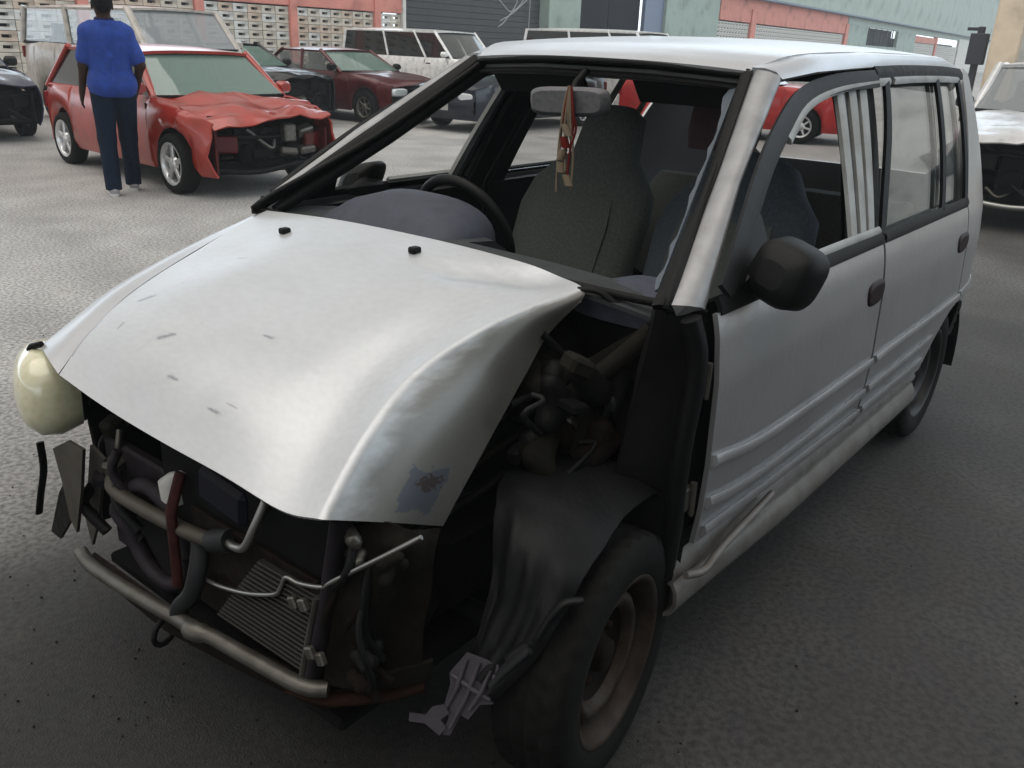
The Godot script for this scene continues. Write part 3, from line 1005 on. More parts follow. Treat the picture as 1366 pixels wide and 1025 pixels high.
# an open, broken engine bay
func front_wreck(car: Node3D, s: Dictionary, half: Callable, noise: FastNoiseLite):
	var rng := RandomNumberGenerator.new()
	rng.seed = s.sd
	var L: float = s.L / 2
	var w: float = half.call(L) * 0.9
	put("radiator", box_mesh(Vector3(0.05, s.hood * 0.55 + 0.06, L - 0.16), Vector3(w * 1.3, s.hood * 0.55, 0.05)), M.black_metal, car)
	var st := tool()
	tube(st, smooth_path([Vector3(-w, 0.27, L - 0.1), Vector3(-w * 0.3, 0.24, L - 0.02), Vector3(w * 0.4, 0.29, L - 0.03), Vector3(w, 0.26, L - 0.12)], 5), 0.028, 8)
	put("lower_crossbar", done(st), s.get("bar", M.black_metal), car)
	st = tool()
	tube(st, smooth_path([Vector3(-w, s.hood - 0.12, L - 0.14), Vector3(0, s.hood - 0.15, L - 0.08), Vector3(w, s.hood - 0.10, L - 0.16)], 5), 0.022, 8)
	put("upper_crossbar", done(st), M.black_metal, car)
	for sx in [-1.0, 1.0]:
		st = tool()
		lathe_x(st, [Vector2(-0.05, 0.0), Vector2(-0.05, 0.10), Vector2(0.04, 0.11), Vector2(0.05, 0.0)], 16)
		var fan := put("cooling_fan", done(st), M.void_black, car)
		fan.position = Vector3(sx * w * 0.4, s.hood * 0.55, L - 0.1)
		fan.rotation.y = PI / 2
		put("inner_wing", box_mesh(Vector3(sx * w * 0.93, s.hood * 0.62, L - 0.3), Vector3(0.03, s.hood * 0.55, 0.55), Basis(Vector3.UP, sx * 0.12)), s.get("inner", M.black_metal), car)
		put("lamp_bracket", box_mesh(Vector3(sx * w * 0.78, s.hood - 0.2, L - 0.1), Vector3(0.24, 0.16, 0.06), Basis(Vector3(0.3, 1, 0.2).normalized(), 0.3 * sx), 0.02), s.get("inner", M.black_metal), car)
	for k in 18:
		st = tool()
		var c := Vector3(rng.randf_range(-w * 0.8, w * 0.8), rng.randf_range(0.38, s.hood - 0.1), L - rng.randf_range(0.05, 0.3))
		if k % 2 == 0:
			tube(st, smooth_path([c, c + Vector3(rng.randf_range(-0.2, 0.2), rng.randf_range(-0.15, 0.1), 0.06), c + Vector3(rng.randf_range(-0.35, 0.35), rng.randf_range(-0.2, 0.1), 0.0)], 5), rng.randf_range(0.01, 0.022), 7)
			put("hose", done(st), [M.black_plastic, M.bare_metal, M.black_plastic][k % 3], car)
		else:
			box(st, c, Vector3(rng.randf_range(0.08, 0.22), rng.randf_range(0.06, 0.18), 0.1), Basis(Vector3(1, 0.4, 0.3).normalized(), rng.randf_range(-0.6, 0.6)), 0.015)
			put("engine_part", done(st), [M.black_metal, M.bare_metal, M.shroud, M.void_black][k % 4], car)
	put("engine_block", box_mesh(Vector3(0, s.hood * 0.6, L - 0.55), Vector3(w * 1.1, s.hood * 0.5, 0.4), Basis(), 0.05), M.void_black, car)

func other_cars():
	var face := func(x: float, z: float) -> float: return atan2(x, z)
	make_car("red_hatchback", "red hatchback with crumpled bonnet and torn open front behind the walking person", "car", Vector3(-7.56, 0, -4.10), face.call(0.998, 0.06), {"L": 3.6, "W": 1.60, "H": 1.33, "belt": 0.86, "hood": 0.70, "cowl": 0.90, "ws": 0.36, "roof": -1.25, "rg": -1.66, "deck": 0.84, "wr": 0.285, "rr": 0.20, "fw": 1.20, "rw": -1.30, "spokes": 5, "paint": M.paint_red, "inner": M.paint_dark_red, "wreck": true, "bend": 0.75, "lamps": 0, "screen": M.pane_green, "pane": M.pane_dark, "sd": 3, "pillars": [0.5], "trim": M.paint_red})
	make_car("beige_van", "tall faded beige van with large see-through side windows behind the red hatchback", "van", Vector3(-12.55, 0, -6.35), face.call(1.0, 0.0), {"L": 4.4, "W": 1.66, "H": 1.80, "belt": 1.20, "hood": 0.98, "cowl": 1.75, "ws": 1.25, "roof": -2.02, "rg": -2.14, "deck": 1.2, "wr": 0.31, "fw": 1.45, "rw": -1.3, "spokes": 6, "paint": M.paint_beige, "pillars": [0.24, 0.58], "van": true, "pane": M.pane_tint, "screen": M.pane_grey, "lamps": 2, "pr": 0.06})
	make_car("blue_wreck", "dark blue wrecked car with open black front at the left edge", "car", Vector3(-13.2, 0, -3.62), face.call(0.995, 0.1), {"L": 4.2, "W": 1.68, "H": 1.34, "belt": 0.88, "hood": 0.72, "cowl": 0.85, "paint": M.paint_blue, "wreck": true, "bend": 0.5, "lamps": 0, "sd": 8})
	make_car("black_sedan", "black wrecked sedan with bare dark front between the red hatchback and dark red sedan", "car", Vector3(-13.4, 0, -8.62), face.call(1.0, -0.02), {"L": 4.2, "W": 1.68, "H": 1.33, "belt": 0.90, "hood": 0.78, "cowl": 0.8, "paint": M.paint_black, "wreck": true, "bend": 0.35, "lamps": 0, "sd": 12, "screen": M.pane_green})
	make_car("dark_red_sedan", "dark red sedan with one bright headlight beside the white van", "car", Vector3(-12.55, 0, -10.65), face.call(1.0, -0.03), {"L": 4.1, "W": 1.66, "H": 1.28, "belt": 0.86, "hood": 0.70, "cowl": 0.8, "paint": M.paint_dark_red, "wreck": true, "bend": 0.2, "lamps": 1, "sd": 15, "fw": 1.42, "rim": M.bare_metal, "screen": M.pane_green})
	make_car("white_van", "long white van with dark side windows beyond the dark red sedan", "van", Vector3(-14.75, 0, -15.2), face.call(1.0, -0.02), {"L": 4.5, "W": 1.66, "H": 1.72, "belt": 1.08, "hood": 0.92, "cowl": 1.55, "ws": 0.95, "roof": -2.1, "rg": -2.2, "deck": 1.05, "wr": 0.31, "fw": 1.4, "rw": -1.4, "paint": M.paint_white, "pillars": [0.22, 0.56], "van": true, "pane": M.pane_dark})
	make_car("white_minibus", "second white van, half hidden behind the roof of the silver wreck", "van", Vector3(-10.9, 0, -17.6), face.call(1.0, -0.02), {"L": 4.4, "W": 1.66, "H": 1.88, "belt": 1.25, "hood": 0.95, "cowl": 1.6, "ws": 1.1, "roof": -2.0, "rg": -2.1, "deck": 1.15, "wr": 0.31, "fw": 1.4, "rw": -1.4, "paint": M.paint_white, "pillars": [0.24, 0.6], "van": true, "pane": M.pane_dark})
	make_car("navy_sedan", "dark navy sedan seen through the empty windscreen of the silver wreck", "car", Vector3(-9.5, 0, -12.3), face.call(0.03, 1.0), {"L": 4.1, "W": 1.64, "H": 1.32, "belt": 0.88, "hood": 0.72, "cowl": 0.8, "paint": M.paint_navy, "screen": M.pane_green, "sd": 18})
	make_car("bright_red_car", "bright red car far behind, glimpsed through the windows of the silver wreck", "car", Vector3(-6.1, 0, -14.9), face.call(1.0, -0.25), {"L": 4.3, "W": 1.68, "H": 1.4, "belt": 0.95, "hood": 0.80, "cowl": 0.8, "paint": M.paint_bright_red, "sd": 19, "wr": 0.3})
	make_car("silver_sedan", "pale silver sedan with black gutted front and loose bumper bar at the right edge", "car", Vector3(-0.12, 0, -10.15), face.call(0.15, 0.99), {"L": 4.3, "W": 1.74, "H": 1.54, "belt": 1.02, "hood": 0.84, "cowl": 1.0, "ws": 0.3, "paint": M.paint_silver_clean, "wreck": true, "bend": 0.4, "lamps": 0, "sd": 23, "screen": M.pane_grey, "bar": M.aluminium})

# ---------------------------------------------------------------- the person walking away
func walking_person():
	var p := thing("person", "person in a blue polo shirt and dark jeans walking away beside the red hatchback", "person", Vector3(-6.72, 0, -2.92), atan2(-0.93, -0.36))
	p.scale = Vector3(0.96, 1.03, 1.0)
	var V := func(x, y, z) -> Vector3: return Vector3(x, y, z)
	var hipL := Vector3(0.095, 0.93, 0.0)
	var hipR := Vector3(-0.095, 0.93, 0.0)
	var kneeL := Vector3(0.11, 0.50, -0.02)
	var kneeR := Vector3(-0.10, 0.50, 0.10)
	var ankL := Vector3(0.115, 0.085, -0.13)
	var ankR := Vector3(-0.105, 0.085, 0.16)
	var shL := Vector3(0.168, 1.395, 0.0)
	var shR := Vector3(-0.168, 1.395, 0.0)
	var elL := Vector3(0.232, 1.14, 0.02)
	var elR := Vector3(-0.262, 1.14, -0.05)
	var wrL := Vector3(0.265, 0.90, 0.10)
	var wrR := Vector3(-0.225, 0.93, 0.09)
	var torso := [[V.call(0.07, 1.36, 0.0), 0.11, V.call(0.06, 1.1, 0.01), 0.10], [V.call(-0.07, 1.36, 0.0), 0.11, V.call(-0.06, 1.1, 0.01), 0.10], [V.call(0.06, 1.1, 0.01), 0.10, V.call(0.08, 0.95, -0.01), 0.11], [V.call(-0.06, 1.1, 0.01), 0.10, V.call(-0.08, 0.95, -0.01), 0.11], [shL, 0.058, V.call(0.03, 1.465, 0), 0.06], [shR, 0.058, V.call(-0.03, 1.465, 0), 0.06]]
	var bones := torso.duplicate()
	bones.append_array([[V.call(0, 1.42, 0), 0.07, V.call(0.008, 1.56, 0.02), 0.055], [V.call(0.008, 1.66, 0.01), 0.088, V.call(0.008, 1.60, 0.045), 0.07], [V.call(0.008, 1.65, -0.02), 0.085, V.call(0.008, 1.62, -0.015), 0.075], [V.call(0.008, 1.545, 0.075), 0.03, V.call(0.008, 1.58, 0.06), 0.05], [V.call(0.008, 1.61, 0.115), 0.012, V.call(0.008, 1.585, 0.135), 0.015],
		[shL, 0.062, elL, 0.046], [shR, 0.062, elR, 0.046], [elL, 0.045, wrL, 0.03], [elR, 0.045, wrR, 0.03],
		[hipL, 0.10, kneeL, 0.062], [hipR, 0.10, kneeR, 0.062], [kneeL, 0.06, ankL, 0.042], [kneeR, 0.06, ankR, 0.042], [ankL, 0.04, ankL + Vector3(0.01, -0.05, 0.13), 0.03], [ankR, 0.04, ankR + Vector3(-0.01, -0.05, 0.13), 0.03]])
	var st := tool()
	flesh(st, bones, 0.014, 0.035)
	# ears and hands on finer grids
	for s in [-1.0, 1.0]:
		flesh(st, [[V.call(0.008 + s * 0.084, 1.64, 0.0), 0.014, V.call(0.008 + s * 0.088, 1.595, 0.006), 0.010]], 0.006, 0.01)
	for h in [[wrL, elL, 1.0], [wrR, elR, -1.0]]:
		var d: Vector3 = (h[0] - h[1]).normalized()
		var side: Vector3 = Vector3(h[2], 0, 0)
		var fwd: Vector3 = side.cross(d).normalized() * -h[2]
		if fwd.z < 0: fwd = -fwd
		var palm: Vector3 = h[0] + d * 0.045
		var f := [[h[0], 0.026, palm + d * 0.03 + fwd * 0.02, 0.017], [h[0], 0.026, palm + d * 0.03 - fwd * 0.022, 0.016], [h[0], 0.026, palm + d * 0.035, 0.017]]
		for k in 4:
			var o: Vector3 = fwd * (0.030 - 0.02 * k)
			var ln: float = [0.036, 0.041, 0.038, 0.030][k]
			var a: Vector3 = palm + d * 0.035 + o
			var b: Vector3 = a + d * ln - side * 0.006
			var c: Vector3 = b + (d - side * 0.55).normalized() * ln * 0.9
			f.append([a, 0.0095, b, 0.0088]); f.append([b, 0.0088, c, 0.0075])
		var t0: Vector3 = h[0] + d * 0.02 + fwd * 0.022
		var t1: Vector3 = t0 + (d * 0.6 + fwd * 0.7 - side * 0.2).normalized() * 0.04
		f.append([t0, 0.014, t1, 0.011]); f.append([t1, 0.011, t1 + (d * 0.9 + fwd * 0.3 - side * 0.3).normalized() * 0.03, 0.009])
		flesh(st, f, 0.0045, 0.008)
	put("body", done(st), M.skin_dark, p)
	st = tool()
	flesh(st, [[V.call(0.008, 1.672, 0.0), 0.093, V.call(0.008, 1.655, -0.035), 0.088], [V.call(0.008, 1.62, -0.055), 0.06, V.call(0.008, 1.655, -0.035), 0.08]], 0.012, 0.03, [[V.call(0, -0.75, 0.66), -1.19]])
	put("hair", done(st), M.hair_black, p)
	st = tool()
	var cloth := []
	for b in torso: cloth.append([b[0], b[1] + 0.022, b[2], b[3] + 0.026])
	cloth.append([V.call(0.10, 0.98, -0.01), 0.12, V.call(-0.10, 0.98, -0.01), 0.12])
	cloth.append_array([[shL, 0.070, shL.lerp(elL, 0.80), 0.074], [shR, 0.070, shR.lerp(elR, 0.80), 0.074]])
	for w in [[0.07, 1.32, -0.115, 0.02, 1.12, -0.105, 0.012], [-0.09, 1.30, -0.11, -0.03, 1.06, -0.105, 0.013], [0.10, 1.12, -0.09, 0.0, 1.0, -0.115, 0.014], [-0.10, 1.08, -0.09, -0.02, 0.95, -0.115, 0.013], [0.0, 1.2, -0.12, 0.09, 0.98, -0.105, 0.011]]:
		cloth.append([V.call(w[0], w[1], w[2]), w[6], V.call(w[3], w[4], w[5]), w[6]])
	flesh(st, cloth, 0.012, 0.028, [[V.call(0, -1, 0), -0.86], [V.call(0, 1, 0), 1.50]])
	put("polo_shirt", done(st), M.shirt_blue, p)
	st = tool()
	var ring := []
	for k in 17: ring.append(V.call(0.004 + 0.072 * cos(TAU * k / 16.0), 1.495 + 0.012 * sin(TAU * k / 16.0), 0.012 + 0.068 * sin(TAU * k / 16.0)))
	tube(st, ring, 0.02, 8, 1.5)
	put("collar", done(st), M.collar_blue, p)
	st = tool()
	flesh(st, [[V.call(0.07, 0.98, -0.005), 0.115, V.call(-0.07, 0.98, -0.005), 0.115], [hipL, 0.118, kneeL, 0.085], [hipR, 0.118, kneeR, 0.085], [kneeL, 0.083, ankL + Vector3(0, -0.02, 0), 0.076], [kneeR, 0.083, ankR + Vector3(0, -0.02, 0), 0.076]], 0.013, 0.03, [[V.call(0, -1, 0), -0.055]])
	put("jeans", done(st), M.jeans_navy, p)
	for a in [ankL, ankR]:
		st = tool()
		flesh(st, [[a + Vector3(0, -0.035, -0.035), 0.046, a + Vector3(0, -0.045, 0.09), 0.04], [a + Vector3(0, -0.045, 0.09), 0.042, a + Vector3(0, -0.052, 0.15), 0.033]], 0.01, 0.02, [[V.call(0, -1, 0), -0.018]])
		put("shoe", done(st), M.shoe_grey, p)
		st = tool()
		loft(st, [[Vector3(a.x, 0.002, a.z + 0.05), Vector3(0.044, 0, 0), Vector3(0, 0, 0.138)], [Vector3(a.x, 0.028, a.z + 0.05), Vector3(0.047, 0, 0), Vector3(0, 0, 0.14)]], 20, 2.4)
		put("sole", done(st), M.sole_white, p)

# ---------------------------------------------------------------- the silver wreck
func body_x(y: float, z: float) -> float:
	var pts := [[0.15, 0.70], [0.22, 0.745], [0.30, 0.768], [0.42, 0.778], [0.55, 0.792], [0.66, 0.797], [0.85, 0.794], [0.96, 0.782], [1.003, 0.77]]
	var x := 0.77
	if y < 1.003:
		x = pts[0][1]
		for i in pts.size() - 1:
			if y >= pts[i][0] and y <= pts[i + 1][0]:
				var t: float = (y - pts[i][0]) / (pts[i + 1][0] - pts[i][0])
				x = lerpf(pts[i][1], pts[i + 1][1], t)
	else:
		var xt := lerpf(0.553, 0.615, smoothstep(-0.95, -1.6, z))
		var t := (y - 1.003) / 0.437
		x = lerpf(0.77, xt, t) + 0.012 * t * (1.0 - t) * 4.0
	var s := clampf((-z - 2.2) / 0.98, 0.0, 1.0)
	return x * pow(1.0 - s * s * s, 0.3333)

func on_side(y: float, z: float, sx: float, out := 0.0) -> Vector3:
	return Vector3(sx * (body_x(y, z) + out), y, z)

# a panel of the body side between two lines of (z, y)
func side_panel(lo: Array, hi: Array, nx: int, ny: int, sx: float, th := 0.012, out := 0.0) -> ArrayMesh:
	var a := along(lo, nx)
	var b := along(hi, nx)
	var g := []
	for i in ny + 1:
		var r := []
		for j in nx:
			var p: Vector2 = a[j].lerp(b[j], float(i) / ny)
			r.append(on_side(p.y, p.x, sx, out))
		g.append(r)
	var st := tool()
	shell(st, g, th, sx > 0)
	return done(st)

# a band that follows the body side along a line of (z, y)
func side_band(path: Array, width: float, sx: float, out: float, th := 0.01) -> ArrayMesh:
	var a := []
	var b := []
	var c := []
	for i in path.size():
		var t: Vector2 = (path[mini(i + 1, path.size() - 1)] - path[maxi(i - 1, 0)]).normalized()
		var n := Vector2(-t.y, t.x) * width / 2
		var p: Vector2 = path[i] + n
		var q: Vector2 = path[i] - n
		a.append(on_side(p.y, p.x, sx, out - th * 0.4))
		b.append(on_side(path[i].y, path[i].x, sx, out))
		c.append(on_side(q.y, q.x, sx, out - th * 0.4))
	var st := tool()
	shell(st, [a, b, c], th, sx > 0)
	return done(st)

func v2s(list: Array) -> Array:
	var o := []
	for p in list: o.append(Vector2(p[0], p[1]))
	return o

func v3s(list: Array) -> Array:
	var o := []
	for p in list: o.append(Vector3(p[0], p[1], p[2]))
	return o

const ARCH_Z := -2.405
func rear_arch(z: float) -> float:
	var d := absf(z - ARCH_Z)
	return 0.275 + sqrt(0.335 * 0.335 - d * d) if d < 0.335 else 0.0

var hood_grid := []

func hood_uv(x: float, z: float) -> Vector2:
	var best := 9.0
	var at := Vector2.ZERO
	for i in hood_grid.size():
		for j in hood_grid[0].size():
			var p: Vector3 = hood_grid[i][j]
			var d := Vector2(p.x - x, p.z - z).length()
			if d < best:
				best = d
				at = Vector2(float(j) / (hood_grid[0].size() - 1), float(i) / (hood_grid.size() - 1))
	return at

func wreck():
	var car := thing("silver_wreck", "silver hatchback wreck without bumper, windscreen or left front wing, in the foreground", "car")
	wreck_front(car)
	wreck_bay(car)
	wreck_shell(car)
	wreck_sides(car)
	wreck_cabin(car)
	wreck_wheels(car)

func wreck_front(car: Node3D):
	# bonnet, bent down along its left edge
	var rows := [
		v3s([[-0.665, 1.012, -0.215], [-0.35, 1.030, -0.225], [0.0, 1.036, -0.225], [0.26, 1.032, -0.222], [0.42, 1.024, -0.215], [0.495, 1.013, -0.195], [0.506, 1.004, -0.185], [0.506, 0.990, -0.172]]),
		v3s([[-0.605, 0.962, 0.02], [-0.32, 0.990, 0.0], [0.0, 0.994, 0.0], [0.22, 0.990, 0.0], [0.36, 0.976, 0.015], [0.448, 0.974, 0.04], [0.474, 0.955, -0.02], [0.478, 0.925, -0.10]]),
		v3s([[-0.525, 0.895, 0.28], [-0.28, 0.925, 0.26], [0.0, 0.930, 0.25], [0.20, 0.922, 0.25], [0.325, 0.898, 0.25], [0.430, 0.916, 0.25], [0.472, 0.890, 0.12], [0.480, 0.850, -0.018]]),
		v3s([[-0.46, 0.835, 0.445], [-0.23, 0.860, 0.44], [0.0, 0.865, 0.435], [0.22, 0.858, 0.43], [0.365, 0.828, 0.425], [0.470, 0.850, 0.415], [0.497, 0.808, 0.27], [0.492, 0.742, 0.11]]),
		v3s([[-0.42, 0.762, 0.545], [-0.21, 0.752, 0.555], [0.0, 0.748, 0.56], [0.24, 0.750, 0.562], [0.41, 0.742, 0.560], [0.507, 0.757, 0.548], [0.528, 0.700, 0.41], [0.512, 0.622, 0.262]])]
	# the main sheet and the flap are smooth; between them runs a sharp crease
	var main := []
	var flap := []
	for r in rows:
		main.append(r.slice(0, 6))
		flap.append(r.slice(5, 8))
	hood_grid = net(main, 7)
	var fl := net(flap, 7)
	for i in hood_grid.size(): hood_grid[i].append_array(fl[i].slice(1))
	var dent := FastNoiseLite.new()
	dent.seed = 6; dent.frequency = 1.6
	for i in hood_grid.size():
		for j in hood_grid[0].size():
			var p: Vector3 = hood_grid[i][j]
			var edge: float = smoothstep(0.0, 0.15, minf(float(i) / hood_grid.size(), 1.0 - float(i) / hood_grid.size()))
			p.y += 0.006 * dent.get_noise_2d(p.x * 1.4, p.z) * edge
			# two long soft creases beside the washer nozzle
			var c1 := p.x * 0.35 + p.z * 0.94
			p.y -= 0.018 * exp(-pow((c1 + 0.03) / 0.035, 2.0)) * smoothstep(0.02, 0.25, p.x) * smoothstep(0.5, 0.35, p.x)
			hood_grid[i][j] = p
	var st := tool()
	shell(st, hood_grid, 0.007, true)
	put("bonnet", done(st), hood_paint(), car)
	var bon: Node = car.get_node("bonnet")
	for p in [[-0.42, -0.105], [0.045, -0.135]]:
		var u: Vector2 = hood_uv(p[0], p[1])
		var q: Vector3 = hood_grid[int(u.y * (hood_grid.size() - 1))][int(u.x * (hood_grid[0].size() - 1))]
		put("washer_nozzle", box_mesh(q + Vector3(0, 0.006, 0), Vector3(0.024, 0.016, 0.028), Basis(), 0.005), M.gasket, bon)
	# the black curled lip behind the bonnet's left corner
	st = tool()
	tube(st, smooth_path(v3s([[0.47, 1.004, -0.19], [0.525, 1.012, -0.20], [0.565, 0.99, -0.215], [0.60, 0.975, -0.24], [0.655, 0.965, -0.25]]), 5), 0.012, 8, 0.6)
	put("cowl_seal", done(st), M.gasket, car)
	# right front wing
	rows = [
		v3s([[-0.436, 0.758, 0.540], [-0.470, 0.826, 0.442], [-0.533, 0.890, 0.285], [-0.613, 0.956, 0.022], [-0.673, 1.006, -0.213], [-0.69, 1.015, -0.25]]),
		v3s([[-0.52, 0.775, 0.525], [-0.55, 0.830, 0.43], [-0.61, 0.890, 0.27], [-0.675, 0.948, 0.02], [-0.72, 0.992, -0.213], [-0.73, 1.0, -0.25]]),
		v3s([[-0.63, 0.768, 0.49], [-0.66, 0.800, 0.40], [-0.71, 0.852, 0.25], [-0.745, 0.905, 0.02], [-0.765, 0.945, -0.213], [-0.77, 0.95, -0.25]]),
		v3s([[-0.69, 0.72, 0.45], [-0.72, 0.735, 0.37], [-0.765, 0.785, 0.25], [-0.785, 0.82, 0.02], [-0.79, 0.84, -0.213], [-0.79, 0.84, -0.25]]),
		v3s([[-0.665, 0.58, 0.44], [-0.735, 0.565, 0.345], [-0.785, 0.61, 0.22], [-0.797, 0.645, 0.02], [-0.795, 0.61, -0.2], [-0.79, 0.46, -0.29]])]
	st = tool()
	shell(st, net(rows, 5), 0.006)
	put("right_wing", done(st), M.silver_paint, car)
	st = tool()
	tube(st, v3s([[-0.60, 0.780, 0.50], [-0.63, 0.770, 0.512], [-0.645, 0.758, 0.512]]), 0.008, 8)
	put("wing_bracket", done(st), M.gasket, car)
	# yellowed right headlamp
	st = tool()
	var ax := Vector3(0.92, 0.05, 0.38)
	var upv := Vector3(-0.05, 0.995, -0.06)
	var fw := Vector3(-0.38, 0.05, 0.92)
	var c := Vector3(-0.632, 0.655, 0.468)
	loft(st, [[c - fw * 0.05, ax * 0.125, upv * 0.09], [c, ax * 0.147, upv * 0.110], [c + fw * 0.045, ax * 0.143, upv * 0.107], [c + fw * 0.075, ax * 0.115, upv * 0.085], [c + fw * 0.09, ax * 0.075, upv * 0.055], [c + fw * 0.096, ax * 0.025, upv * 0.02]], 28, 2.9)
	put("headlight", done(st), M.lamp_yellow, car)
	var lens: Node = car.get_node("headlight")
	for k in 7:
		var u := -0.75 + 0.25 * k
		st = tool()
		var pts := []
		for q in 7:
			var v := -0.8 + 1.6 * q / 6.0
			pts.append(c + ax * 0.125 * u + upv * 0.088 * v + fw * (0.09 - 0.045 * (u * u * u * u) - 0.035 * pow(absf(v), 4.0)))
		tube(st, pts, 0.0035, 6)
		put("flute", done(st), M.lamp_yellow, lens)
	st = tool()
	loft(st, [[c - fw * 0.12, ax * 0.07, upv * 0.06], [c - fw * 0.052, ax * 0.118, upv * 0.085]], 20, 2.9)
	put("headlight_housing", done(st), M.black_plastic, car)
	# torn bumper brackets below the lamp
	st = tool()
	tube(st, smooth_path(v3s([[-0.632, 0.518, 0.53], [-0.638, 0.442, 0.53], [-0.687, 0.347, 0.53], [-0.72, 0.278, 0.53]]), 4), 0.010, 7, 0.5)
	put("bumper_strip", done(st), M.gasket, car)
	var fk := 0
	for d in [[[[-0.552, 0.528], [-0.46, 0.579], [-0.386, 0.58], [-0.43, 0.455], [-0.494, 0.313], [-0.519, 0.346], [-0.531, 0.448]], M.beige_metal], [[[-0.704, 0.222], [-0.61, 0.376], [-0.549, 0.442], [-0.532, 0.341], [-0.577, 0.301], [-0.653, 0.22]], M.black_metal], [[[-0.435, 0.563], [-0.375, 0.544], [-0.452, 0.352], [-0.512, 0.25], [-0.526, 0.322]], M.bare_metal]]:
		st = tool()
		plate(st, v2s(d[0]), 0.008, Transform3D(Basis(), Vector3(0, 0, 0.53 - 0.02 * fk)))
		put("bumper_bracket", done(st), d[1], car)
		fk += 1
	# lower crossbar and its rusty corner
	st = tool()
	var bar := smooth_path(v3s([[-0.485, 0.262, 0.535], [-0.40, 0.262, 0.548], [-0.2, 0.282, 0.552], [0.02, 0.308, 0.55], [0.07, 0.318, 0.56], [0.12, 0.322, 0.548], [0.25, 0.330, 0.54], [0.395, 0.338, 0.528], [0.44, 0.338, 0.50]]), 5)
	var rad := []
	for i in bar.size(): rad.append(0.017 + (0.004 if i > 16 and i < 24 else 0.0))
	tube(st, bar, rad, 12)
	put("lower_crossbar", done(st), M.bare_metal, car)
	st = tool()
	shell(st, ruled(v3s([[-0.45, 0.20, 0.52], [-0.1, 0.215, 0.535], [0.2, 0.255, 0.525], [0.42, 0.275, 0.50], [0.52, 0.285, 0.38]]), v3s([[-0.45, 0.262, 0.535], [-0.1, 0.29, 0.55], [0.2, 0.322, 0.54], [0.42, 0.325, 0.505], [0.55, 0.335, 0.38]]), 3), 0.02)
	put("valance", done(st), M.brown_dark, car)
	st = tool()
	tube(st, smooth_path(v3s([[0.36, 0.318, 0.53], [0.44, 0.312, 0.495], [0.51, 0.315, 0.42], [0.56, 0.33, 0.36]]), 5), 0.019, 8, 0.6)
	put("rusty_corner", done(st), M.rust, car)
	# tow eye
	st = tool()
	var eye := []
	for k in 13: eye.append(Vector3(-0.075 + 0.008 * sin(TAU * k / 12.0), 0.235 + 0.03 * cos(TAU * k / 12.0), 0.55 + 0.03 * sin(TAU * k / 12.0)))
	tube(st, eye, 0.007, 7)
	put("tow_eye", done(st), M.black_metal, car)

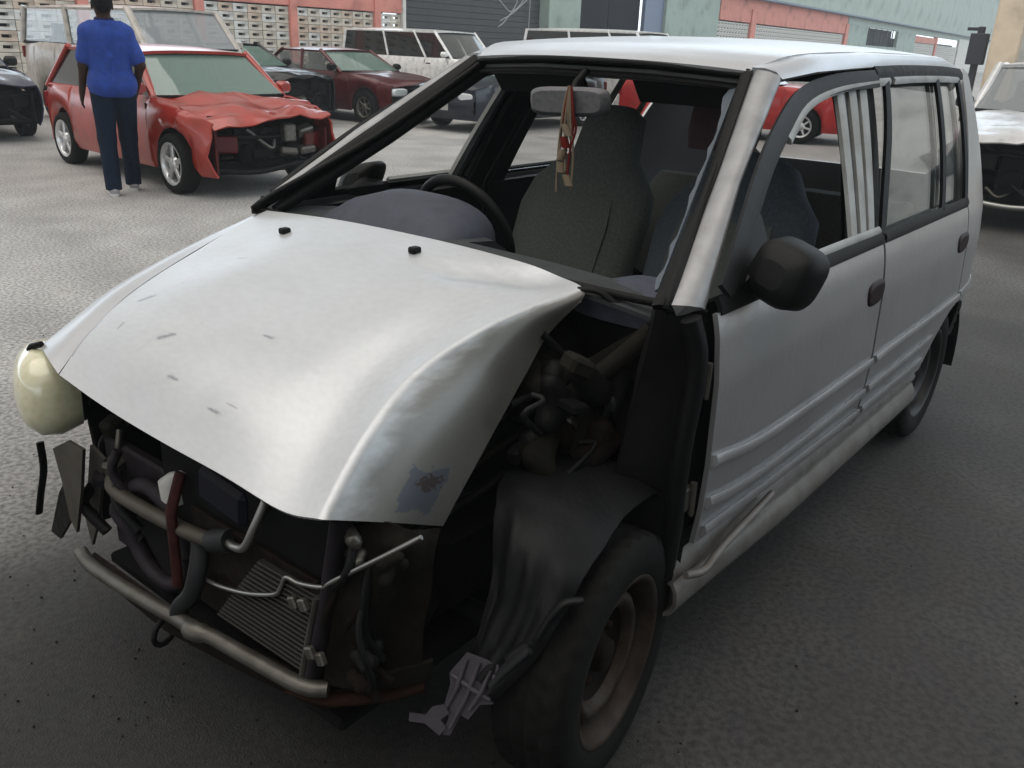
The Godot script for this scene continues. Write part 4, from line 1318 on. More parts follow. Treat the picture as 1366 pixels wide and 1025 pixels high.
func hood_paint() -> Material:
	# paint with the scratches, smears and bare patch that the bonnet carries
	var n := 768
	var im := Image.create(n, n, false, Image.FORMAT_RGB8)
	var f1 := FastNoiseLite.new(); f1.seed = 2; f1.frequency = 0.006; f1.fractal_octaves = 5
	var f2 := FastNoiseLite.new(); f2.seed = 3; f2.frequency = 0.05; f2.fractal_octaves = 3
	var base := Color(0.73, 0.74, 0.75)
	for y in n:
		for x in n:
			var s := 1.0 + 0.022 * f1.get_noise_2d(x, y) + 0.025 * f2.get_noise_2d(x, y)
			# dirt and the shade on the bent left edge, painted into the colour
			var dirt_shade := smoothstep(0.715, 0.80, float(x) / n + 0.03 * f1.get_noise_2d(x * 2, y * 2))
			var col := base.lerp(Color(0.42, 0.41, 0.385), dirt_shade * 0.85)
			im.set_pixel(x, y, Color(col.r * s, col.g * s, col.b * s))
	var rng := RandomNumberGenerator.new()
	rng.seed = 14
	var scratch := func(a: Vector2, b: Vector2, w: float, c: Color, al: float):
		var ua: Vector2 = hood_uv(a.x, a.y) * n
		var ub: Vector2 = hood_uv(b.x, b.y) * n
		var m := int((ub - ua).length() * 1.5) + 2
		for k in m:
			var p := ua.lerp(ub, float(k) / m)
			var ww := w * (0.5 + rng.randf())
			for q in int(3 + ww * ww * 2):
				var o := p + Vector2(rng.randfn(0, ww), rng.randfn(0, ww))
				if o.x >= 0 and o.y >= 0 and o.x < n and o.y < n:
					im.set_pixelv(o, im.get_pixelv(o).lerp(c, al * rng.randf_range(0.4, 1.0)))
	var dk := Color(0.50, 0.50, 0.53)
	var lt := Color(0.72, 0.72, 0.74)
	scratch.call(Vector2(-0.20, 0.40), Vector2(-0.23, 0.46), 1.6, lt, 0.9)
	scratch.call(Vector2(-0.19, 0.385), Vector2(-0.20, 0.405), 2.2, dk, 0.8)
	scratch.call(Vector2(0.02, 0.31), Vector2(0.075, 0.30), 2.0, dk, 0.7)
	scratch.call(Vector2(0.0, 0.33), Vector2(0.05, 0.325), 1.6, lt, 0.9)
	scratch.call(Vector2(0.075, 0.345), Vector2(0.08, 0.36), 2.0, lt, 1.0)
	scratch.call(Vector2(-0.05, 0.47), Vector2(-0.04, 0.475), 2.4, dk, 0.7)
	scratch.call(Vector2(0.095, 0.49), Vector2(0.12, 0.488), 2.0, dk, 0.7)
	scratch.call(Vector2(0.21, 0.33), Vector2(0.24, 0.325), 2.2, lt, 0.8)
	scratch.call(Vector2(-0.41, 0.31), Vector2(-0.43, 0.34), 2.0, dk, 0.6)
	scratch.call(Vector2(-0.40, 0.20), Vector2(-0.395, 0.23), 1.6, lt, 0.8)
	scratch.call(Vector2(-0.475, 0.40), Vector2(-0.53, 0.22), 1.0, Color(0.55, 0.56, 0.6), 0.9)
	scratch.call(Vector2(-0.435, 0.50), Vector2(-0.475, 0.40), 1.6, Color(0.55, 0.56, 0.6), 0.9)
	for k in 22:
		var p := Vector2(rng.randf_range(-0.4, 0.35), rng.randf_range(0.0, 0.5))
		scratch.call(p, p + Vector2(rng.randfn(0, 0.004), rng.randfn(0, 0.004)), rng.randf_range(0.4, 1.0), dk if k % 3 == 0 else lt, 0.5)
	for k in 14:
		var p := Vector2(rng.randf_range(0.46, 0.53), rng.randf_range(-0.1, 0.28))
		scratch.call(p, p + Vector2(rng.randfn(0, 0.008), rng.randfn(0, 0.03)), rng.randf_range(0.4, 0.9), Color(0.5, 0.48, 0.45), 0.3)
	# bare blue-grey patch with a rust spot near the bent front corner
	for y in range(int(n * 0.83), int(n * 0.975)):
		for x in range(int(n * 0.82), int(n * 0.95)):
			var e := 0.012 * f2.get_noise_2d(x * 0.6, y * 0.6)
			if float(x) / n > 0.845 + e and float(x) / n < 0.94 + e and float(y) / n > 0.845 + e * 2 and float(y) / n < 0.965 + e * 2:
				var c := Color(0.37, 0.385, 0.42)
				var r := Vector2((float(x) / n - 0.90) / 0.028, (float(y) / n - 0.885) / 0.022).length() + 3.0 * f2.get_noise_2d(x * 1.5, y * 1.5) * 0.3
				if r < 1.0: c = c.lerp(Color(0.27, 0.22, 0.20), 0.8)
				im.set_pixel(x, y, c)
	var m := StandardMaterial3D.new()
	m.resource_name = "bonnet_paint"
	m.albedo_texture = ImageTexture.create_from_image(im)
	m.metallic = 0.5
	m.roughness = 0.46
	m.clearcoat_enabled = true
	m.clearcoat = 0.35
	m.clearcoat_roughness = 0.2
	return m

func lumpy(st: SurfaceTool, a: Vector3, b: Vector3, c: Vector3, d: Vector3, n: int, amp: float, sd: int, th := 0.01):
	var f := FastNoiseLite.new()
	f.seed = sd; f.frequency = 3.5; f.fractal_octaves = 3
	var nm := (b - a).cross(d - a).normalized()
	var g := []
	for i in n + 1:
		var r := []
		for j in n + 1:
			var p := a.lerp(b, float(j) / n).lerp(d.lerp(c, float(j) / n), float(i) / n)
			r.append(p + nm * amp * f.get_noise_3d(p.x, p.y, p.z))
		g.append(r)
	shell(st, g, th)

func wreck_bay(car: Node3D):
	var st := tool()
	# firewall and dark inner panels
	lumpy(st, Vector3(-0.70, 0.25, -0.27), Vector3(0.70, 0.25, -0.27), Vector3(0.70, 0.98, -0.27), Vector3(-0.70, 0.98, -0.27), 14, 0.05, 3)
	put("firewall", done(st), M.black_metal, car)
	st = tool()
	lumpy(st, Vector3(0.42, 0.34, 0.40), Vector3(0.38, 0.34, -0.25), Vector3(0.43, 0.93, -0.25), Vector3(0.43, 0.66, 0.40), 20, 0.07, 5)
	put("left_inner_wing", done(st), M.black_metal, car)
	for k in 4:
		st = tool()
		var y := 0.60 + 0.075 * k
		tube(st, v3s([[0.43, y - 0.02, 0.28 - 0.07 * k], [0.445, y, 0.08], [0.44, y + 0.03, -0.14]]), 0.012, 7, 0.7)
		put("inner_wing_rib", done(st), M.black_metal if k % 2 == 0 else M.olive_dirt, car)
	st = tool()
	lumpy(st, Vector3(-0.52, 0.3, 0.45), Vector3(-0.55, 0.3, -0.25), Vector3(-0.60, 0.9, -0.25), Vector3(-0.50, 0.7, 0.45), 10, 0.04, 8)
	put("right_inner_wing", done(st), M.black_metal, car)
	# strut tower, brake parts and wiring on the left
	var lump := RandomNumberGenerator.new()
	lump.seed = 19
	for k in 5:
		st = tool()
		var c := Vector3([0.52, 0.50, 0.55, 0.49, 0.56][k], [0.62, 0.74, 0.70, 0.83, 0.80][k], [-0.04, -0.07, -0.15, -0.12, -0.20][k])
		var bones := []
		for q in 6:
			var a := c + Vector3(lump.randf_range(-0.04, 0.04), lump.randf_range(-0.06, 0.06), lump.randf_range(-0.06, 0.06))
			bones.append([a, lump.randf_range(0.015, 0.04), a + Vector3(lump.randf_range(-0.03, 0.03), lump.randf_range(-0.07, 0.07), lump.randf_range(-0.07, 0.07)), lump.randf_range(0.01, 0.03)])
		flesh(st, bones, 0.009, 0.015)
		put("strut_mount", done(st), [M.olive_dirt, M.black_metal, M.brown_dark, M.olive_dirt, M.black_metal][k], car)
	st = tool()
	lumpy(st, Vector3(0.56, 0.66, -0.10), Vector3(0.62, 0.66, -0.25), Vector3(0.66, 0.97, -0.25), Vector3(0.55, 0.86, -0.13), 8, 0.05, 12)
	put("torn_inner_panel", done(st), M.olive_dirt, car)
	st = tool()
	tube(st, smooth_path(v3s([[0.54, 0.80, -0.10], [0.60, 0.87, -0.17], [0.66, 0.95, -0.22]]), 4), 0.022, 8)
	put("wing_stay", done(st), M.olive_dirt, car)
	var rng := RandomNumberGenerator.new()
	rng.seed = 77
	for k in 20:
		st = tool()
		var c := Vector3(rng.randf_range(0.46, 0.60), rng.randf_range(0.60, 0.93), rng.randf_range(-0.24, 0.02))
		if k % 3 == 0:
			box(st, c, Vector3(rng.randf_range(0.03, 0.07), rng.randf_range(0.02, 0.05), rng.randf_range(0.03, 0.06)), Basis(Vector3(1, 1, 0.3).normalized(), rng.randf_range(-0.7, 0.7)), 0.008)
			put("bracket", done(st), [M.black_metal, M.olive_dirt, M.bare_metal, M.void_black][(k / 3) % 4], car)
		else:
			tube(st, smooth_path([c, c + Vector3(0.03, rng.randf_range(-0.08, 0.02), rng.randf_range(-0.05, 0.05)), c + Vector3(0.02, rng.randf_range(-0.14, -0.02), rng.randf_range(-0.1, 0.1)), c + Vector3(rng.randf_range(-0.04, 0.04), rng.randf_range(-0.2, -0.08), rng.randf_range(-0.12, 0.12))], 4), rng.randf_range(0.005, 0.011), 6)
			put("loose_wire", done(st), [M.gasket, M.black_plastic, M.gasket, M.grey_plastic][k % 4], car)
	# engine, battery and bay floor
	put("engine_block", box_mesh(Vector3(-0.05, 0.55, 0.08), Vector3(0.66, 0.42, 0.38), Basis(), 0.04), M.void_black, car)
	put("gearbox", box_mesh(Vector3(0.33, 0.42, 0.05), Vector3(0.22, 0.26, 0.30), Basis(), 0.05), M.black_metal, car)
	put("battery", box_mesh(Vector3(0.18, 0.66, 0.34), Vector3(0.22, 0.15, 0.14), Basis(), 0.01), M.blue_plastic, car)
	put("bay_floor", box_mesh(Vector3(0.0, 0.235, 0.12), Vector3(0.9, 0.03, 0.72)), M.void_black, car)
	# radiator with its frame and the exposed condenser fins
	put("radiator_core", box_mesh(Vector3(0.16, 0.51, 0.45), Vector3(0.60, 0.40, 0.05)), M.void_black, car)
	var fins := group_part("condenser", car, Vector3.ZERO)
	put("condenser_plate", box_mesh(Vector3(0.20, 0.44, 0.485), Vector3(0.42, 0.24, 0.012)), M.brown_dark, fins)
	for k in 17:
		var y := 0.345 + 0.0125 * k
		var l := 0.30 - 0.006 * k
		var xr := 0.385 + 0.0042 * k
		put("fin", box_mesh(Vector3(xr - l / 2, y - 0.0, 0.502), Vector3(l, 0.0045, 0.016), Basis(Vector3.FORWARD, -0.03), 0.001), M.fin_metal, fins)
	st = tool()
	tube(st, v3s([[0.378, 0.325, 0.515], [0.40, 0.42, 0.512], [0.435, 0.55, 0.51]]), 0.011, 7, 0.6)
	put("condenser_edge", done(st), M.bare_metal, car)
	st = tool()
	tube(st, v3s([[0.395, 0.34, 0.50], [0.45, 0.55, 0.495], [0.485, 0.73, 0.49]]), 0.022, 8, 0.7)
	put("radiator_side_frame", done(st), M.shroud, car)
	for p in [[0.412, 0.53, 0.525], [0.375, 0.515, 0.52], [0.425, 0.43, 0.525], [0.448, 0.425, 0.52]]:
		st = tool()
		box(st, Vector3(p[0], p[1], p[2]), Vector3(0.022, 0.026, 0.014), Basis(Vector3.BACK, 0.5), 0.005)
		put("clip", done(st), M.bare_metal, car)
	st = tool()
	shell(st, net([
		v3s([[0.43, 0.345, 0.505], [0.485, 0.35, 0.475], [0.53, 0.36, 0.42], [0.565, 0.375, 0.37]]),
		v3s([[0.445, 0.44, 0.50], [0.50, 0.45, 0.45], [0.525, 0.46, 0.40], [0.565, 0.46, 0.37]]),
		v3s([[0.465, 0.55, 0.495], [0.53, 0.56, 0.47], [0.545, 0.57, 0.40], [0.575, 0.55, 0.36]]),
		v3s([[0.475, 0.64, 0.49], [0.52, 0.655, 0.45], [0.57, 0.66, 0.42], [0.575, 0.63, 0.35]]),
		v3s([[0.485, 0.70, 0.48], [0.53, 0.71, 0.43], [0.56, 0.69, 0.39], [0.57, 0.67, 0.33]])], 6), 0.006)
	put("left_front_panel", done(st), M.grimy_panel, car)
	for k in 7:
		st = tool()
		var c := Vector3(rng.randf_range(0.46, 0.57), rng.randf_range(0.55, 0.70), rng.randf_range(0.42, 0.47))
		tube(st, smooth_path([c, c + Vector3(rng.randf_range(-0.02, 0.04), -0.06, 0.035), c + Vector3(rng.randf_range(-0.05, 0.05), -0.15, 0.03), c + Vector3(rng.randf_range(-0.03, 0.06), -0.22, 0.0)], 4), rng.randf_range(0.004, 0.010), 6)
		put("loose_wire", done(st), [M.gasket, M.black_plastic, M.brown_dark][k % 3], car)
	for k in 4:
		st = tool()
		var c := Vector3([0.50, 0.545, 0.52, 0.50][k], [0.67, 0.64, 0.42, 0.37][k], [0.475, 0.43, 0.46, 0.475][k])
		var bones := []
		for q in 4:
			var a := c + Vector3(lump.randf_range(-0.03, 0.03), lump.randf_range(-0.03, 0.03), lump.randf_range(-0.02, 0.02))
			bones.append([a, lump.randf_range(0.008, 0.02), a + Vector3(lump.randf_range(-0.04, 0.04), lump.randf_range(-0.03, 0.03), lump.randf_range(-0.02, 0.02)), lump.randf_range(0.006, 0.014)])
		flesh(st, bones, 0.006, 0.008)
		put("broken_bracket", done(st), [M.bare_metal, M.olive_dirt, M.black_metal, M.brown_dark][k], car)
	st = tool()
	lumpy(st, Vector3(0.50, 0.34, 0.46), Vector3(0.575, 0.345, 0.36), Vector3(0.585, 0.39, 0.36), Vector3(0.505, 0.375, 0.465), 6, 0.02, 23)
	put("dirty_ledge", done(st), M.olive_dirt, car)
	# pipes across the front
	st = tool()
	tube(st, smooth_path(v3s([[-0.355, 0.52, 0.475], [-0.335, 0.487, 0.50], [-0.20, 0.493, 0.51], [0.0, 0.51, 0.51], [0.105, 0.525, 0.505]]), 5), 0.017, 12)
	put("cross_pipe", done(st), M.beige_metal, car)
	st = tool()
	tube(st, v3s([[0.09, 0.523, 0.506], [0.15, 0.545, 0.50]]), 0.025, 10)
	put("pipe_union", done(st), M.grey_plastic, car)
	st = tool()
	tube(st, smooth_path(v3s([[0.13, 0.54, 0.505], [0.185, 0.548, 0.51], [0.215, 0.565, 0.51], [0.235, 0.61, 0.50], [0.25, 0.665, 0.48]]), 5), 0.009, 8)
	put("hook_pipe", done(st), M.aluminium, car)
	st = tool()
	tube(st, smooth_path(v3s([[0.0, 0.40, 0.50], [0.10, 0.422, 0.512], [0.21, 0.455, 0.515], [0.305, 0.497, 0.515], [0.325, 0.52, 0.512], [0.345, 0.553, 0.512], [0.385, 0.558, 0.512], [0.45, 0.58, 0.512], [0.47, 0.597, 0.508], [0.56, 0.67, 0.485], [0.64, 0.735, 0.45]]), 4), 0.0045, 8)
	put("thin_pipe", done(st), M.aluminium, car)
	st = tool()
	tube(st, v3s([[-0.035, 0.63, 0.49], [-0.03, 0.55, 0.525], [-0.032, 0.44, 0.525], [-0.028, 0.37, 0.53]]), 0.017, 8, 0.45)
	put("red_strap", done(st), M.red_strap, car)
	st = tool()
	tube(st, smooth_path(v3s([[0.02, 0.50, 0.49], [0.045, 0.44, 0.52], [0.035, 0.38, 0.535], [0.0, 0.335, 0.545], [-0.01, 0.30, 0.55]]), 4), 0.02, 8, 0.6)
	put("latch_brace", done(st), M.grey_plastic, car)
	st = tool()
	loft(st, [[Vector3(-0.10, 0.535, 0.47), Vector3(0.035, 0, 0), Vector3(0, 0, 0.03)], [Vector3(-0.105, 0.575, 0.47), Vector3(0.035, 0, 0), Vector3(0, 0, 0.03)], [Vector3(-0.085, 0.60, 0.47), Vector3(0.022, 0, 0), Vector3(0, 0, 0.02)], [Vector3(-0.05, 0.62, 0.47), Vector3(0.012, 0, 0), Vector3(0, 0, 0.014)]], 16)
	put("washer_bottle", done(st), M.white_plastic, car)
	put("fuse_box", box_mesh(Vector3(0.10, 0.62, 0.46), Vector3(0.16, 0.08, 0.06), Basis(Vector3.BACK, -0.1), 0.012), M.blue_plastic, car)
	# fan shroud: a ring round a dark opening
	st = tool()
	var ring := []
	for k in 25: ring.append(Vector3(-0.20 + 0.125 * cos(TAU * k / 24.0), 0.40 + 0.125 * sin(TAU * k / 24.0), 0.475))
	tube(st, ring, 0.02, 8)
	put("fan_shroud", done(st), M.shroud, car)
	put("shroud_plate", box_mesh(Vector3(-0.30, 0.42, 0.44), Vector3(0.30, 0.30, 0.03), Basis(), 0.01), M.shroud, car)
	put("fan_opening", box_mesh(Vector3(-0.19, 0.40, 0.462), Vector3(0.17, 0.17, 0.015), Basis(Vector3.BACK, PI / 4), 0.005), M.void_black, car)
	# clutter behind the lamp
	for k in 9:
		st = tool()
		var c := Vector3(rng.randf_range(-0.46, -0.30), rng.randf_range(0.40, 0.66), rng.randf_range(0.40, 0.50))
		tube(st, smooth_path([c, c + Vector3(rng.randf_range(-0.03, 0.05), -0.05, 0.02), c + Vector3(rng.randf_range(-0.06, 0.08), -0.11, 0.0)], 4), rng.randf_range(0.006, 0.016), 7)
		put("hose", done(st), [M.black_plastic, M.bare_metal, M.gasket, M.shroud][k % 4], car)
	for d in [[-0.37, 0.52, 0.47, M.bare_metal], [-0.41, 0.48, 0.48, M.shroud], [-0.33, 0.45, 0.47, M.grey_plastic], [-0.42, 0.60, 0.44, M.olive_dirt]]:
		put("connector", box_mesh(Vector3(d[0], d[1], d[2]), Vector3(0.05, 0.045, 0.05), Basis(Vector3(1, 1, 0).normalized(), 0.4), 0.01), d[3], car)

func wreck_shell(car: Node3D):
	# pillars, roof, rear
	for sx in [-1.0, 1.0]:
		var a := along(v3s([[sx * 0.695, 1.018, -0.19], [sx * 0.583, 1.215, -0.57], [sx * 0.475, 1.462, -0.935]]), 14)
		var b := along(v3s([[sx * 0.762 if sx > 0 else -0.728, 1.012, -0.25], [sx * 0.653, 1.23, -0.58], [sx * 0.552, 1.445, -0.965]]), 14)
		var g := []
		for w in ([[0.10, -0.015], [0.18, 0.008], [0.5, 0.014], [0.88, 0.009], [1.0, -0.01]] if sx > 0 else [[0.52, -0.01], [0.58, 0.010], [0.72, 0.018], [0.88, 0.014], [1.0, -0.01]]):
			var r := []
			for i in 14:
				var p: Vector3 = a[i].lerp(b[i], w[0])
				r.append(p + Vector3(sx * 0.55, 0.45, 0.65).normalized() * w[1])
			g.append(r)
		var st := tool()
		shell(st, g, 0.03, sx > 0)
		put("windscreen_pillar", done(st), M.pillar_silver, car)
		# black moulding between pillar and opening
		g = []
		for w in ([[-0.28, -0.012], [-0.1, 0.002], [0.06, 0.0]] if sx > 0 else [[0.05, -0.012], [0.25, 0.008], [0.56, 0.006]]):
			var r := []
			for i in 14: r.append(a[i].lerp(b[i], w[0]) + Vector3(sx * 0.3, 0.5, 0.7).normalized() * w[1])
			g.append(r)
		st = tool()
		shell(st, g, 0.02, sx > 0)
		put("pillar_moulding", done(st), M.gasket, car)
		# inner trim of the pillar
		st = tool()
		tube(st, v3s([[sx * 0.70, 1.0, -0.27], [sx * 0.585, 1.21, -0.64], [sx * 0.48, 1.43, -1.0]]), 0.022, 8)
		put("pillar_trim", done(st), M.black_plastic, car)
		# cant rail above the doors
		var hi := along(v3s([[sx * 0.478, 1.468, -0.935], [sx * 0.525, 1.505, -1.12], [sx * 0.56, 1.518, -1.5], [sx * 0.565, 1.517, -2.3], [sx * 0.53, 1.487, -2.66], [sx * 0.44, 1.42, -2.9]]), 26)
		var lo := along(v3s([[sx * 0.552, 1.442, -0.965], [sx * 0.583, 1.462, -1.12], [sx * 0.607, 1.478, -1.5], [sx * 0.607, 1.478, -2.3], [sx * 0.575, 1.445, -2.68], [sx * 0.50, 1.39, -2.92]]), 26)
		g = []
		for w in [[0.0, 0.0], [0.3, 0.012], [0.65, 0.014], [1.0, 0.0]]:
			var r := []
			for i in 26: r.append(hi[i].lerp(lo[i], w[0]) + Vector3(sx * 0.8, 0.6, 0) * w[1])
			g.append(r)
		st = tool()
		shell(st, g, 0.02, sx > 0)
		put("roof_rail", done(st), M.silver_paint, car)
	# roof
	var rows := []
	for d in [[-0.925, 0.475, 1.458, 1.474, 0.05], [-0.99, 0.495, 1.480, 1.496, 0.045], [-1.12, 0.525, 1.505, 1.522, 0.03], [-1.5, 0.56, 1.518, 1.545, 0.0], [-2.0, 0.565, 1.518, 1.55, 0.0], [-2.4, 0.56, 1.512, 1.54, 0.0], [-2.68, 0.525, 1.485, 1.51, -0.04], [-2.9, 0.44, 1.42, 1.435, -0.08]]:
		var r := []
		for j in 13:
			var u := j / 6.0 - 1.0
			r.append(Vector3(u * d[1], lerpf(d[3], d[2], pow(absf(u), 2.4)), d[0] + d[4] * (1 - u * u)))
		rows.append(r)
	var fine := []
	for j in 13:
		var c := []
		for r in rows: c.append(r[j])
		fine.append(smooth_path(c, 4))
	var st := tool()
	shell(st, fine, 0.018, true)
	put("roof", done(st), M.silver_paint, car)
	var under := []
	for r in fine:
		var q := []
		for p in r: q.append(Vector3(p.x * 0.97, p.y - 0.045, p.z))
		under.append(q)
	st = tool()
	shell(st, under, 0.006, true)
	put("headlining", done(st), M.headlining, car)
	# black gasket round the empty windscreen, with header strip
	st = tool()
	var ring := smooth_path(v3s([[-0.66, 1.005, -0.235], [-0.35, 1.008, -0.215], [0.0, 1.012, -0.205], [0.35, 1.008, -0.215], [0.66, 1.005, -0.235], [0.695, 1.03, -0.215], [0.575, 1.215, -0.575], [0.475, 1.425, -0.92], [0.45, 1.447, -0.93], [0.2, 1.462, -0.89], [0.0, 1.465, -0.88], [-0.2, 1.462, -0.89], [-0.45, 1.447, -0.93], [-0.475, 1.425, -0.92], [-0.575, 1.215, -0.575], [-0.695, 1.03, -0.215]]), 5, true)
	ring.append(ring[0])
	tube(st, ring, 0.010, 8)
	put("windscreen_gasket", done(st), M.gasket, car)
	st = tool()
	shell(st, ruled(v3s([[-0.45, 1.435, -0.945], [-0.2, 1.448, -0.905], [0.2, 1.448, -0.905], [0.45, 1.435, -0.945]]), v3s([[-0.46, 1.415, -0.985], [-0.2, 1.425, -0.945], [0.2, 1.425, -0.945], [0.46, 1.415, -0.985]]), 1), 0.01)
	put("header_strip", done(st), M.header_grey, car)
	# crazed remains of glass along the left pillar
	var rng := RandomNumberGenerator.new()
	rng.seed = 31
	var edge := along(v3s([[0.652, 1.035, -0.24], [0.543, 1.22, -0.59], [0.446, 1.415, -0.92]]), 22)
	st = tool()
	var inner := []
	for i in 22:
		var w := 0.003 + 0.011 * rng.randf() + (0.012 if i > 18 else 0.0)
		if i > 4 and i < 9: w *= 0.5
		inner.append(edge[i] + Vector3(-w, -0.005, 0.004))
	shell(st, [edge, inner], 0.006)
	put("glass_shards", done(st), M.shard, car)
	# scuttle between bonnet and windscreen
	st = tool()
	shell(st, ruled(v3s([[-0.66, 0.992, -0.20], [-0.3, 1.005, -0.19], [0.0, 1.008, -0.185], [0.3, 1.004, -0.19], [0.55, 0.985, -0.20], [0.69, 0.965, -0.215]]), v3s([[-0.67, 0.985, -0.36], [-0.3, 0.995, -0.36], [0.0, 0.998, -0.36], [0.3, 0.995, -0.36], [0.55, 0.985, -0.36], [0.67, 0.975, -0.36]]), 4), 0.01, true)
	put("scuttle", done(st), M.dash_plastic, car)
	# rear: corner pillars, tailgate, window
	for sx in [-1.0, 1.0]:
		put("rear_pillar", side_panel(v2s([[-2.285, 1.003], [-2.7, 1.003], [-3.0, 1.003], [-3.13, 1.003]]), v2s([[-2.545, 1.475], [-2.66, 1.46], [-2.78, 1.43], [-2.90, 1.40]]), 16, 8, sx), M.dusty_silver, car)
	var tg := []
	for d in [[0.28, -3.10, 0.62], [0.45, -3.15, 0.60], [0.7, -3.17, 0.575], [0.9, -3.16, 0.56], [1.003, -3.13, 0.55]]:
		var r := []
		for j in 9:
			var u := j / 4.0 - 1.0
			r.append(Vector3(u * d[2], d[0], d[1] - 0.03 * (1 - u * u) + 0.05 * pow(absf(u), 4.0)))
		tg.append(r)
	st = tool()
	shell(st, tg, 0.02)
	put("tailgate", done(st), M.dusty_silver, car)
	st = tool()
	shell(st, ruled(v3s([[-0.52, 1.01, -3.11], [0, 1.01, -3.14], [0.52, 1.01, -3.11]]), v3s([[-0.45, 1.40, -2.91], [0, 1.42, -2.96], [0.45, 1.40, -2.91]]), 2), 0.004)
	put("rear_window", done(st), M.pane_tint, car)

